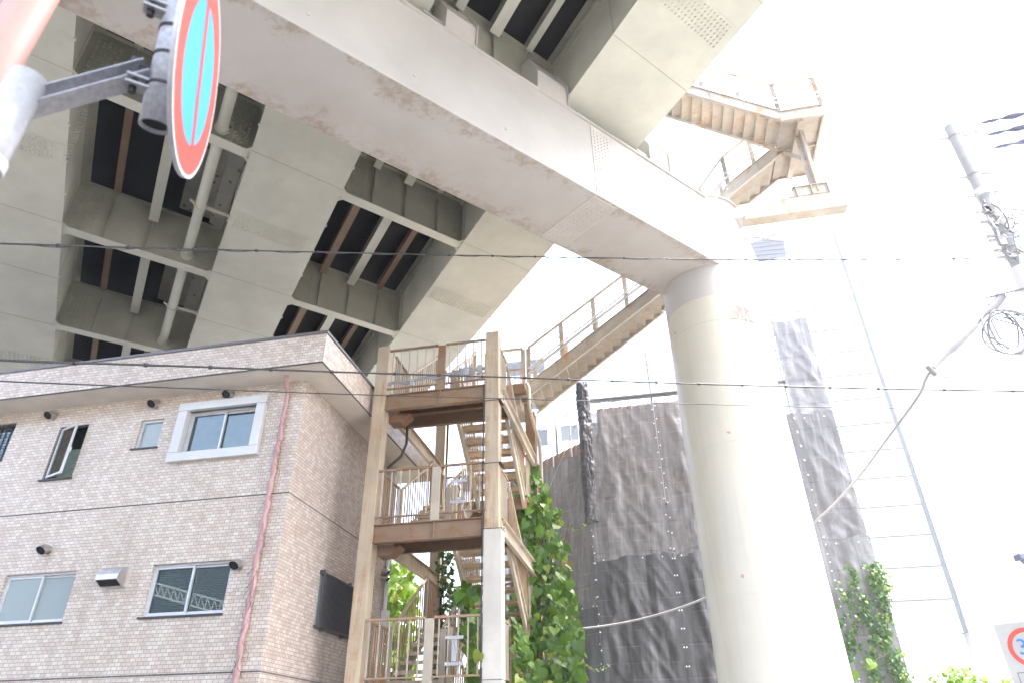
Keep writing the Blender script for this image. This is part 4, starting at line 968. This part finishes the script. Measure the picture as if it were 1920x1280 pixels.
m = MB(W); m.tube([PU+Vector((0,0,pz(362))), PU+Vector((0,0,pz(374)))], .155, 24); m.build('sleeve', M['sign_white'], up)
# crossarms with insulators off to the right
for i, y in enumerate((252, 275, 300)):
    z = pz(y) ; m = MB(W); a = PU + Vector((0,0,z)) + RGT*.45 - FWD*.2; b = a + RGT*2.2
    for t0, r_ in ((.10,.035),(.16,.05),(.26,.06),(.40,.045),(.52,.07),(.64,.085),(.78,.05),(1.0,.015)): pass
    rr = [.01,.04,.045,.02,.055,.075,.06,.025,.07,.11,.12,.06,.02]; m.tube([a + RGT*(.13*k) + Vector((0,0,.012*k)) for k in range(len(rr))], rr, 14); m.build('insulator', M['porcelain'], up)
m = MB(W); z = pz(300); m.bar(PU+RGT*.1+Vector((0,0,pz(250))), PU+RGT*.45+Vector((0,0,pz(250))), .09, .09); m.bar(PU+RGT*.45+Vector((0,0,pz(250))), PU+RGT*.45-FWD*.2+Vector((0,0,pz(330))), .05, .05); m.bar(PU+RGT*.1+Vector((0,0,pz(330))), PU+RGT*.5+Vector((0,0,pz(330))), .09, .09); m.build('crossarm', M['galv_white'], up)
m = MB(W); z = pz(366); m.bar(PU+RGT*.1+Vector((0,0,z)), PU+RGT*2.6+Vector((0,0,z+.15)), .09, .09); m.bar(PU+RGT*.15+Vector((0,0,z-1.0)), PU+RGT*1.6+Vector((0,0,z+.08)), .04, .04); m.build('crossarm', M['galv_white'], up)
m = MB(W)
r2 = random.Random(3)
for k in range(26):                                                    # tangle of drop wires along the shaft
    z = r2.uniform(pz(510), pz(400)); a = PU + Vector((0,0,z)) + RGT*r2.uniform(-.22,.22) - FWD*.16; pts = [a]
    d = Vector((r2.uniform(-.12,.04), -.02, r2.uniform(-.14,.10)))
    for q in range(6): d = d + Vector((r2.uniform(-.06,.07), r2.uniform(-.03,.03), r2.uniform(-.08,.06))); pts.append(pts[-1] + d*.8)
    m.tube(pts, r2.choice((.007,.012,.018)), 5)
for k in range(14): 
    z = r2.uniform(pz(505), pz(395)); m.box((PU.x-.32+r2.uniform(0,.1), PU.y-.2, z), (PU.x-.24+r2.uniform(0,.12), PU.y-.13, z+r2.uniform(.05,.14)))
m.build('drop_wires', M['wire_grey'], up)
m = MB(W); cz = ond(1890, 622, DP-.3)
for k in range(9):
    a0 = r2.uniform(0, 6); rx, rz = r2.uniform(.22,.40), r2.uniform(.25,.48); c_ = cz + Vector((r2.uniform(-.06,.06), r2.uniform(-.1,.1), r2.uniform(-.08,.08)))
    m.tube([c_ + RGT*rx*math.cos(t) + Vector((0,0,rz*math.sin(t))) + FWD*.1*math.sin(2*t+a0) for t in [a0 + 5.4*q/26 for q in range(27)]], r2.choice((.012,.016,.02)), 5)
m.tube([cz+Vector((-.1,0,.4)), cz+Vector((-.05,.1,.8)), PU+Vector((-.2,-.1,pz(556)))], .02, 6); m.tube([cz+Vector((.25,0,.35)), PU+Vector((-.14,-.1,pz(600)))], .02, 6); m.tube([cz+Vector((.3,0,-.2)), PU+Vector((-.14,-.1,pz(640)))], .02, 6); m.build('cable_coil', M['wire_grey'], up)
def cable(name, ctrl, r, label, cat='cable', mat='wire', group=None, lash=0, n=60):
    # smooth curve through control points (Catmull-Rom); lash > 0 twists a thin second strand round it
    P = [Vector(p) for p in ctrl]; P = [P[0]*2-P[1]] + P + [P[-1]*2-P[-2]]; pts = []
    segs = len(P)-3
    for i in range(segs):
        k = max(2, n//segs)
        for j in range(k + (1 if i == segs-1 else 0)):
            t = j/k; p0,p1,p2,p3 = P[i:i+4]
            pts.append(.5*((2*p1) + (p2-p0)*t + (2*p0-5*p1+4*p2-p3)*t*t + (3*p1-p0-3*p2+p3)*t**3))
    m = MB(W); m.tube(pts, r, 8)
    if lash:
        q = []; L = 0; fine = []
        for a, b in zip(pts, pts[1:]):
            kk = max(1, int((b-a).length/.06)); fine += [a.lerp(b, i/kk) for i in range(kk)]
        for i, p in enumerate(fine):
            if i: L += (p-fine[i-1]).length
            d = (fine[min(i+1,len(fine)-1)]-fine[max(i-1,0)]).normalized(); x = d.cross(Vector((0,0,1))).normalized(); y = d.cross(x)
            q.append(p + (x*math.cos(L*7)+y*math.sin(L*7))*lash + Vector((0,0,-lash*.9*(1+noise.noise(Vector((L*1.3,0,0)))))))
        m.tube(q, r*.55, 5)
        for i in range(0, len(fine), 13):
            d = (fine[min(i+1,len(fine)-1)]-fine[max(i-1,0)]).normalized(); m.tube([fine[i]-d*.02, fine[i]+d*.02], r*2.0, 7)
    return tag(m.build(name, M[mat], base=pts[0]), label, cat, group)
GW = 'service cables strung across the view'
cable('overhead_cable', [ond(-260,446,7.6), ond(0,457,8.2), ond(336,467,9.0), ond(640,474,9.9), ond(960,481,10.9), ond(1280,486,12.0), ond(1560,487,13.2), ond(1830,485,13.9)], .011, 'topmost overhead cable, lashed with a thin spiral strand, crossing the girders', group=GW, lash=.014, n=120)
cable('overhead_cable', [ond(-240,660,7.6), ond(0,675,8.2), ond(340,686,9.0), ond(640,697,9.9), ond(960,707,10.9), ond(1280,718,12.0), ond(1600,727,13.3), ond(1930,733,14.6)], .014, 'middle overhead cable passing in front of the top guard rail of the stair tower', group=GW, lash=.006, n=120)
cable('overhead_cable', [ond(-240,700,7.6), ond(0,714,8.2), ond(340,727,9.0), ond(640,738,9.9), ond(960,747,10.9), ond(1280,756,12.0), ond(1560,763,13.3), ond(1930,768,14.6)], .0085, 'lowest and thinnest overhead cable, below the tower landing beam', group=GW, n=120)
a = ond(1878, 556, DP-.15); b = ond(1748, 690, DP-1.2)
m = MB(W); pts = [a, a.lerp(b,.12)+Vector((0,0,-.05)), a.lerp(b,.25), a.lerp(b,.4), a.lerp(b,.42), a.lerp(b,.75), a.lerp(b,.8), a.lerp(b,.97), b]
m.tube(pts, [.085,.07,.05,.055,.085,.085,.055,.045,.055], 12); m.tube([a+Vector((0,0,.12)), a.lerp(b,.3)+Vector((.02,0,.09)), b+Vector((0,0,.07))], .012, 6); m.tube([b+Vector((-.07,0,.05)), b+Vector((.03,0,-.13))], .05, 10)
tag(m.build('cable_closure', M['wire_grey'], base=a), 'thick pale cable splice sleeve hanging at a slant from the utility pole', 'cable splice')
cable('drop_cable', [b, ond(1735,712,13.1), ond(1722,742,13.4), ond(1665,820,14.2), ond(1600,905,15.3), ond(1530,976,16.6), ond(1430,1060,17.6), ond(1320,1121,18.3), ond(1200,1160,19.0), ond(1085,1178,19.5), ond(985,1181,19.6)], .026, 'grey drop cable sagging from the splice sleeve behind the column to the vines', mat='wire_grey', n=140)
m = MB(W); pts = [ond(1745,700,12.9), ond(1760,705,13), ond(1790,708,13), ond(1800,700,13), ond(1795,715,13), ond(1780,712,13.0)]; m.tube(pts, .012, 6); tag(m.build('cable_loop', M['wire_grey'], base=pts[0]), 'thin loose cable loop dangling beside the splice sleeve', 'cable')
cable('service_wire', [ond(1828,1190,26), ond(1848,1191,25), ond(1880,1193,24), ond(1905,1200,23), ond(1990,1222,22)], .02, 'short thin wire running off behind the speed limit sign', mat='wire_grey', n=30)

# ------------------------------------------------------------------ no parking sign on its pipe, held out from the red post
SC = Vector((-.9008, 1.2906, 3.3044)); SN = Vector((.9516, .3072, .0078)).normalized()
SA = Vector((.3073, -.9516, 0)).normalized(); SB = SN.cross(SA) * -1
if SB.z < 0: SB = -SB
def Sg(p): return SC + SA*p[0] + SB*p[1] + SN*p[2]
ns = thing('no_parking_sign', 'round blue no parking sign with red rim and slash, hanging at upper left', 'road sign', SC + Vector((0,0,-.32)))
m = MB(W)
def dring(m, r0, r1, z0, z1, n=72):
    R = []
    for r, z in ((r0,z0),(r1,z0),(r1,z1),(r0,z1)): R.append([Sg((r*math.cos(2*PI*k/n), r*math.sin(2*PI*k/n), z)) for k in range(n)])
    vs = [q for r in R for q in r]; m.add(vs, [(i*n+k, i*n+(k+1)%n, ((i+1)%4)*n+(k+1)%n, ((i+1)%4)*n+k) for i in range(4) for k in range(n)])
def dfull(m, r, z0, z1, n=72):
    a = [Sg((r*math.cos(2*PI*k/n), r*math.sin(2*PI*k/n), z0)) for k in range(n)]; b = [Sg((r*math.cos(2*PI*k/n), r*math.sin(2*PI*k/n), z1)) for k in range(n)]
    m.add(a+b, [(k,(k+1)%n,n+(k+1)%n,n+k) for k in range(n)] + [tuple(range(n)), tuple(range(n,2*n))])
dfull(m, .3, -.004, 0); dring(m, .294, .3, -.013, -.0041); m.build('plate', M['galv_white'], ns, bevel=.002)
m = MB(W); dring(m, .205, .289, .0004, .0011); m.build('red_rim', M['sign_red'], ns)
m = MB(W); dring(m, .2905, .2995, .0003, .0010); m.build('white_edge', M['sign_white'], ns)
m = MB(W); dfull(m, .2045, .0004, .0010); m.build('blue_field', M['sign_blue'], ns)
m = MB(W); d = Vector((.2594, .3044)).normalized(); nx = Vector((-d.y, d.x)); h = .021; L = .2085; o2 = Vector((-.016, .007))
q = [o2 + d*L + nx*h, o2 + d*L - nx*h, o2 - d*L - nx*h, o2 - d*L + nx*h]
m.add([Sg((p.x, p.y, .0012)) for p in q] + [Sg((p.x, p.y, .0018)) for p in q], [(0,1,2,3),(7,6,5,4)] + [(k,k+4,(k+1)%4+4,(k+1)%4) for k in range(4)]); m.build('red_slash', M['sign_red'], ns)
pt = Vector((-.9668, 1.2316, 3.4126)); pbm = Vector((-.9926, 1.3189, 3.1266)); ax = (pt-pbm).normalized(); bot = pbm + ax*(-.005); topp = pt + ax*.16
m = MB(W); m.pipe(bot, topp, .044, .004, 28); pp = m.build('mount_pipe', M['galv'], ns)
m = MB(W); m.tube([bot+ax*.010, topp], .0385, 16); m.build('pipe_inside', M['dark'], pp)
for t_ in (.33, .08, .21):
    m = MB(W); c_ = bot + ax*(.06 + (topp-bot).length*t_*1.6); m.tube([c_-ax*.004, c_+ax*.004], .0475, 22); m.build('hose_band', M['bolt'], pp)
side = -SA
for t_ in (.06, .31):
    c_ = bot + ax*(.04+t_); m = MB(W); m.bar(c_ - SN*.02 + side*.035*-1, c_ - SN*.03 - side*(-.085), .045, .03, tuple(ax)); 
    lat = ax.cross((c_-CAM).normalized()).normalized()
    if lat.dot(RM @ Vector((1,0,0))) > 0: lat = -lat
    m = MB(W); m.bar(c_ + lat*.035, c_ + lat*.095, .05, .006, tuple(ax)); m.bar(c_ + lat*.035 + ax*.022, c_ + lat*.095 + ax*.022, .05, .006, tuple(ax)); bk = m.build('clamp', M['galv'], ns)
    m = MB(W); m.tube([c_+lat*.075-ax*.022, c_+lat*.075+ax*.062], .011, 8); m.tube([c_+lat*.075+ax*.026, c_+lat*.075+ax*.048], .021, 6); m.build('bolt', M['bolt'], bk)
# channel arm from the short white pipe
wp_t = slant(52, 150, 2.36); wp_b = Vector((wp_t.x, wp_t.y, wp_t.z - .33)); 
armA = slant(28, 208, 2.34); armB = slant(283, 138, 2.33)
ctr_dir = (armB-armA).normalized(); upv = Vector((0,0,1)); upv = (upv - ctr_dir*upv.dot(ctr_dir)).normalized(); outv = ctr_dir.cross(upv)
if outv.dot(CAM-armA) < 0: outv = -outv
m = MB(W); hh = .046; fw = .052
m.bar(armA - outv*.02, armB - outv*.02, .004, hh, tuple(upv)); c_ = outv*(fw/2-.018)
m.bar(armA + upv*(hh/2+.0025) + c_, armB + upv*(hh/2+.0025) + c_, fw, .004, tuple(upv)); m.bar(armA - upv*(hh/2+.0025) + c_, armB - upv*(hh/2+.0025) + c_, fw, .004, tuple(upv))
arm = m.build('channel_arm', M['galv'], ns)
for t_ in (.04, .94):
    c_ = armA.lerp(armB, t_) + outv*.01; m = MB(W); m.tube([c_-upv*.022, c_+upv*.07], .009, 8); m.tube([c_-upv*.02, c_+upv*.0], .018, 6); m.tube([c_+upv*.028, c_+upv*.042], .018, 6); m.build('bolt', M['bolt'], arm)
m = MB(W); m.pipe(wp_b, wp_t, .046, .005, 28); m.disc(wp_t, (0,0,1), 0, .046, .006, 28); sp = m.build('short_pipe', M['galv_white'], ns)
m = MB(W); m.pipe(wp_b-Vector((0,0,.002)), wp_b+Vector((0,0,.035)), .049, .003, 28); m.build('pipe_band', M['sign_white'], sp)
m = MB(W); m.tube([wp_b+Vector((0,0,.03)), wp_t-Vector((0,0,.03))], .040, 14); m.build('pipe_inside', M['dark'], sp)
m = MB(W)
for k in range(4):
    a = math.radians(200 + k*26); c_ = wp_b + Vector((math.cos(a)*.047, math.sin(a)*.047, .085 - k*.004)); tng = Vector((-math.sin(a), math.cos(a), 0)); m.bar(c_-tng*.007, c_+tng*.007, .002, .022)
m.build('pipe_mark', M['bolt'], sp)
rp = slant(50, 18, 2.72); m = MB(W); m.tube([(rp.x, rp.y, 0), (rp.x, rp.y, 7.0)], .058, 32); tag(m.build('red_post', M['red_post'], base=Vector((rp.x, rp.y, 0))), 'salmon red round post in the upper left corner', 'post')

# ------------------------------------------------------------------ speed limit sign, bottom right
D30 = 15.0; c30 = ond(1929, 1212, D30); out = -(Vector((c30.x, c30.y, 0)).normalized()); out = (out*.9 + Vector((-.38, 0, 0))).normalized()
rt = Vector((0,0,1)).cross(out).normalized(); U3 = Vector((0,0,1))
def G(p): return c30 + rt*p[0] + U3*p[1] + out*p[2]
sg = thing('speed_limit_sign', 'white sign board with a red ring and blue 30 cut by the right edge', 'road sign', Vector((c30.x, c30.y, 0)))
m = MB(lambda p: G((p[0], p[2], -p[1]))); m.box((-.41, -.0, -.95), (.41, .02, .40)); m.build('board', M['board_white_shaded'], sg, bevel=.01)
m = MB(lambda p: G((p[0], p[2], -p[1]))); m.disc((0, -.003, 0), (0,-1,0), .23, .30, .003, 48, xa=Vector((1,0,0))); m.build('red_ring', M['sign_red'], sg)
cu = bpy.data.curves.new('numeral', 'FONT'); cu.body = '30'; cu.size = .34; cu.align_x = 'CENTER'; cu.align_y = 'CENTER'; cu.extrude = .002
tmp = bpy.data.objects.new('numeral', cu); COL.objects.link(tmp); dg = bpy.context.evaluated_depsgraph_get()
me = bpy.data.meshes.new_from_object(tmp.evaluated_get(dg)); bpy.data.objects.remove(tmp)
MXW = Matrix((( rt.x, U3.x, out.x, 0), (rt.y, U3.y, out.y, 0), (rt.z, U3.z, out.z, 0), (0,0,0,1)))
me.transform(WM[sg.name].inverted() @ Matrix.Translation(G((0,0,.006))) @ MXW); me.materials.clear(); me.materials.append(M['num_blue'])
nu = bpy.data.objects.new('numeral', me); COL.objects.link(nu); nu.parent = sg
m = MB(lambda p: G((p[0], p[2], -p[1]))); frame_rect(m, -.30, .30, -.90, -.36, -.004, -.001, .012); m.build('sub_panel', M['panel_joint'], sg)
m = MB(W); q = G((0,0,-.08)); m.tube([(q.x,q.y,0),(q.x,q.y,c30.z+.5)], .04, 16); m.build('post', M['galv_white'], sg)
# lamp at the right edge
lq = ond(1916, 1048, 20); lt = thing('street_lamp', 'small purplish lamp head poking in at the right edge', 'street lamp', Vector((lq.x+1.6, lq.y, 0)))
m = MB(W); m.box((lq.x-.10, lq.y-.12, lq.z-.02), (lq.x+.7, lq.y+.12, lq.z+.12)); m.prism([(lq.x+.0,lq.z-.02),(lq.x+.7,lq.z-.02),(lq.x+.6,lq.z-.16),(lq.x+.1,lq.z-.16)], 1, lq.y-.1, lq.y+.1); m.build('lamp_head', M['porcelain'], lt, bevel=.02)
m = MB(W); m.tube([(lq.x+.7, lq.y, lq.z+.05), (lq.x+1.6, lq.y, lq.z), (lq.x+1.6, lq.y, 0)], .05, 10); m.build('pole', M['galv_white'], lt)

# ------------------------------------------------------------------ leaves
def leaf(m, p, nrm, tip, size, cup=.18, lob=True):
    nrm = Vector(nrm).normalized(); tip = Vector(tip); tip = (tip - nrm*tip.dot(nrm)).normalized(); sd = nrm.cross(tip)
    O = [(0,-.02),(.30,-.16),(.50,.08),(.46,.42),(.26,.72),(0,1.0)]
    if lob: O = [(0,.02),(.22,-.17),(.46,-.05),(.53,.22),(.40,.52),(.20,.78),(0,1.02)]
    vs = []; n = len(O)
    mid = [(0, O[0][1]), (0,.22), (0,.5), (0,.78), (0, O[-1][1])]
    droop = lambda y: -.22*y*y
    for s_ in (1, -1):
        for x, y in O: vs.append(p + sd*(x*s_*size) + tip*(y*size) + nrm*((abs(x)*cup*1.2 + droop(y) + .03*math.sin(9*y+3*x))*size))
    c = len(vs); vs.append(p + tip*(.30*size) + nrm*(droop(.3)*size))
    fs = []
    for h_ in range(2):
        for i in range(n-1): fs.append((h_*n+i, h_*n+i+1, c))
    m.add(vs, fs, True)
def vine(name, label, cat, base, pts, sizes, mat, n, face, jit=.6, group=None, stems=None, rs=5, lob=True):
    # pts(r) -> world position sample;  face -> mean outward normal
    r = random.Random(rs); root = thing(name, label, cat, base, group=group); m = MB(W)
    for k in range(n):
        p = pts(r); nn = Vector(face) + Vector((r.gauss(0,jit), r.gauss(0,jit), r.gauss(0,jit)+.45)); tp = Vector((r.gauss(0,.45), r.gauss(0,.45), -1))
        leaf(m, p, nn, tp, r.uniform(*sizes)*(1 if r.random() > .12 else .55), r.uniform(.05,.3), lob)
    m.build('foliage', mat, root)
    if stems:
        s_ = MB(W)
        for q in stems: s_.tube(q, .012, 6)
        s_.build('stem', M['stem'], root)
    return root
# creeper right of the tower: outline read in the picture, hung on two upright planes
def region(rows, plane):
    # rows: (y, x0, x1) outline; plane(x, y) -> world point
    ys = [q[0] for q in rows]; wts = []
    def f(r):
        while True:
            y = r.uniform(ys[0], ys[-1])
            for a, b in zip(rows, rows[1:]):
                if a[0] <= y <= b[0]:
                    t = (y-a[0])/(b[0]-a[0]); x0 = a[1]+(b[1]-a[1])*t; x1 = a[2]+(b[2]-a[2])*t; break
            if r.random() < (x1-x0)/160.0: break
        e = r.random(); x = x0 + (x1-x0)*e
        return plane(x, y, r)
    return f
FACE = -E2 + E1*.25
rows = [(868,985,1000),(905,968,1018),(950,972,1045),(1000,975,1052),(1060,978,1066),(1120,960,1078),(1180,955,1090),(1240,958,1092),(1300,958,1094),(1380,950,1100)]
def plA(x, y, r):
    v = 16.6 - max(0, (y-1000))*.0022 + r.gauss(0,.28); return T(onv(x + r.gauss(0,3), y, v))
st = []
r9 = random.Random(4)
for k in range(9):
    x = r9.uniform(985, 1055); pts_ = [T(onv(x + r9.gauss(0,5) + (i*3), 1330 - i*58, 16.7 - max(0, 330-i*58)*.0022 + .12)) for i in range(7)]; st.append(pts_)
vine('creeper', 'big leaved green creeper covering the right rear post of the stair tower', 'climbing plant', T((-2.4,16.6,0)), region(rows, plA), (.09,.28), M['leaf'], 1350, FACE, .55, stems=st, rs=11)
rowsB = [(1150,950,962),(1190,948,985),(1235,950,1000),(1300,952,1010),(1380,952,1010)]
def plB(x, y, r): return T(onv(x + r.gauss(0,3), y, 13.9 + r.gauss(0,.25)))
vine('creeper', 'lower tuft of creeper pressed against the right front post of the stair tower', 'climbing plant', T((-2.5,13.9,0)), region(rowsB, plB), (.10,.20), M['leaf'], 260, FACE, .55, rs=12, stems=[[T((-2.55,13.95,0)), T((-2.5,13.9,1.5)), T((-2.52,13.95,3.2))]])
rowsC = [(1080,868,880),(1110,858,892),(1150,862,895),(1200,872,900),(1290,880,905),(1370,880,905)]
def plC(x, y, r): return T(onv(x + r.gauss(0,2), y, 13.6 + r.gauss(0,.5)))
vine('creeper', 'creeper leaves poking through the flights between the two front posts', 'climbing plant', T((-3.4,13.7,0)), region(rowsC, plC), (.15,.26), M['leaf'], 120, FACE, .6, rs=13, stems=[[T((-3.4,13.7,0)), T((-3.35,13.6,2.0)), T((-3.5,13.6,3.9))]])
rowsD = [(1030,822,846),(1070,822,850),(1110,824,852),(1150,818,852),(1200,815,850),(1300,810,850)]
def plD(x, y, r): return T(onv(x + r.gauss(0,3), y, 16.75 + r.gauss(0,.14)))
vine('ivy', 'dark small leaved ivy on the left rear post of the stair tower', 'climbing plant', T((-5.2,16.8,0)), region(rowsD, plD), (.08,.15), M['leaf_dark'], 420, -E2, .7, rs=14, stems=[[T((-5.2,16.85,0)), T((-5.25,16.8,3)), T((-5.2,16.82,5.9))]])
rowsE = [(1040,728,742),(1065,728,772),(1100,726,782),(1150,724,780),(1200,722,775),(1300,715,775)]
def plE(x, y, r): return T(onv(x + r.gauss(0,3), y, 19.2 + r.gauss(0,.6)))
vine('creeper', 'bright backlit creeper in the gap behind the tiled house', 'climbing plant', T((-6.9,19.2,0)), region(rowsE, plE), (.16,.28), M['leaf_lime'], 520, FACE, .7, rs=15, stems=[[T((-7.0,19.3,0)), T((-6.9,19.2,3)), T((-7.0,19.3,6.4))]])
# runners reaching from the creeper across the netting
for a, b, lab in (((1052,985),(1110,970),'upper bare runner of the creeper reaching over the netting'), ((1085,1232),(1140,1246),'lower bare runner of the creeper reaching over the netting')):
    pA, pB = T(onv(*a, 16.4)), T(onv(*b, 16.0)); m = MB(W); pts = [pA.lerp(pB, t/8) + Vector((0, 0, -.16*math.sin(PI*t/8))) for t in range(9)]; m.tube(pts, .009, 6)
    t_ = thing('vine_runner', lab, 'climbing plant', pA); m.build('stem', M['stem'], t_); m = MB(W)
    for k, p in enumerate(pts[1:]): leaf(m, p, Vector((rnd.gauss(0,.5), -1, .5)), Vector((1,0,-.5)), .06, .1); leaf(m, p, Vector((rnd.gauss(0,.5), -1, .5)), Vector((-.4,0,.6)), .05, .1)
    m.build('foliage', M['leaf_lime'], t_)
# ivy strands on the pale netting
def strand(m, r, x0, y0, x1, y1, n, spread, v=VS_-.16):
    for k in range(n):
        t = r.random(); x = x0+(x1-x0)*t + 7*math.sin(t*9+x0) + r.gauss(0, spread); y = y0+(y1-y0)*t + r.gauss(0, 4)
        leaf(m, T(onv(x, y, v - abs(r.gauss(0,.06)))), -E2 + Vector((r.gauss(0,.4), r.gauss(0,.4), r.gauss(0,.4)+.3)), Vector((r.gauss(0,.5), 0, -1)), r.uniform(.045,.10), .15, True)
r6 = random.Random(21); m = MB(W)
for a in ((1640,1052,1690,1330,620,8), (1628,1060,1655,1130,90,7), (1590,1065,1625,1140,100,4), (1600,1110,1575,1180,60,5), (1610,1150,1580,1260,100,7), (1620,1130,1660,1330,300,8), (1680,1215,1705,1330,180,6), (1580,1085,1568,1140,24,2), (1600,1185,1590,1220,50,5)): strand(m, r6, *a)
iv = thing('ivy', 'green ivy strands climbing the pale netting right of the column', 'climbing plant', T((5.6, VS_-.2, 0))); m.build('foliage', M['leaf_ivy'], iv)
m = MB(W)
for a in ((1640,1052,1690,1330),(1590,1065,1625,1140),(1610,1150,1580,1260),(1680,1215,1705,1330)): m.tube([T(onv(a[0]+(a[2]-a[0])*t/6 + 6*math.sin(t), a[1]+(a[3]-a[1])*t/6, VS_-.12)) for t in range(7)], .01, 5)
m.build('stem', M['stem'], iv)
m = MB(W); r7 = random.Random(5)
for (x, y, s_) in ((1600,1258,.26),(1592,1275,.24),(1635,1240,.22),(1628,1236,.18),(1606,1285,.22)): leaf(m, T(onv(x, y, 17.6)), Vector((r7.gauss(0,.4),-1,.4)), Vector((r7.gauss(0,.4),0,-1)), s_, .15)
lt_ = thing('young_vine', 'few bright yellow green leaves on a twig at the foot of the ivy netting', 'climbing plant', T((3.9,17.6,0))); m.build('foliage', M['leaf_lime'], lt_)
m = MB(W); m.tube([T(onv(1575,1330,17.6)), T(onv(1600,1262,17.62)), T(onv(1640,1238,17.62)), T(onv(1668,1222,17.65))], .008, 6); m.tube([T(onv(1575,1330,17.6)), T(onv(1575,1330,17.6))*1 - Vector((0,0,2.6))], .012, 6); m.build('stem', M['stem'], lt_)
def bush_tree(x, y, d, rad, label, seed):
    top = ond(x, y, d); r = random.Random(seed); base = Vector((top.x, top.y, 0)); root = thing('small_tree', label, 'tree', base); m = MB(W); cz = top.z - rad*.75
    m.tube([base, base+Vector((.05,0,cz*.5)), base+Vector((0,.05,cz))], [.10,.07,.03], 8)
    tw_ = []
    for k in range(34):
        d_ = Vector((r.gauss(0,1), r.gauss(0,1), abs(r.gauss(.4,.8)))).normalized()*rad*r.uniform(.55,1.05); c_ = base + Vector((0,0,cz-.1)) ; e = c_ + Vector((d_.x, d_.y, d_.z*.8)); m.tube([c_, c_.lerp(e,.5)+Vector((0,0,.08)), e], [.02,.012,.004], 5); tw_.append((c_, e))
    m.build('trunk', M['stem'], root); m = MB(W)
    for k in range(1500):
        c_, e = r.choice(tw_); t = r.uniform(.45,1.05); p = c_.lerp(e, t) + Vector((r.gauss(0,.11), r.gauss(0,.11), r.gauss(0,.11)))
        leaf(m, p, Vector((r.gauss(0,.7), r.gauss(0,.7), 1)), Vector((r.gauss(0,1), r.gauss(0,1), -.5)), r.uniform(.06,.12), .1, False)
    m.build('crown', M['leaf_lime'], root)
bush_tree(1783, 1250, 22, 1.0, 'light green tree top at the bottom edge left of the speed limit sign', 31)
bush_tree(1885, 1262, 23, .9, 'light green tree top at the bottom edge just below the speed limit sign', 32)

GLARE_HAZE = .0011
# ------------------------------------------------------------------ thin scattering air added to imitate lens glare
hz = MB(W); hz.box((-150,-150,-1), (150,150,62)); ho = hz.build('glare_haze', M['stone'], base=Vector((0,0,-1))); tag(ho, kind='stuff')
hm = bpy.data.materials.new('glare_haze_air'); hm.use_nodes = True; hn = hm.node_tree.nodes; hn.remove(hn['Principled BSDF'])
pv = hn.new('ShaderNodeVolumePrincipled'); pv.inputs['Density'].default_value = GLARE_HAZE; pv.inputs['Color'].default_value = (.93,.95,1,1); pv.inputs['Anisotropy'].default_value = .3
hm.node_tree.links.new(pv.outputs[0], hn['Material Output'].inputs['Volume']); ho.data.materials.clear(); ho.data.materials.append(hm)
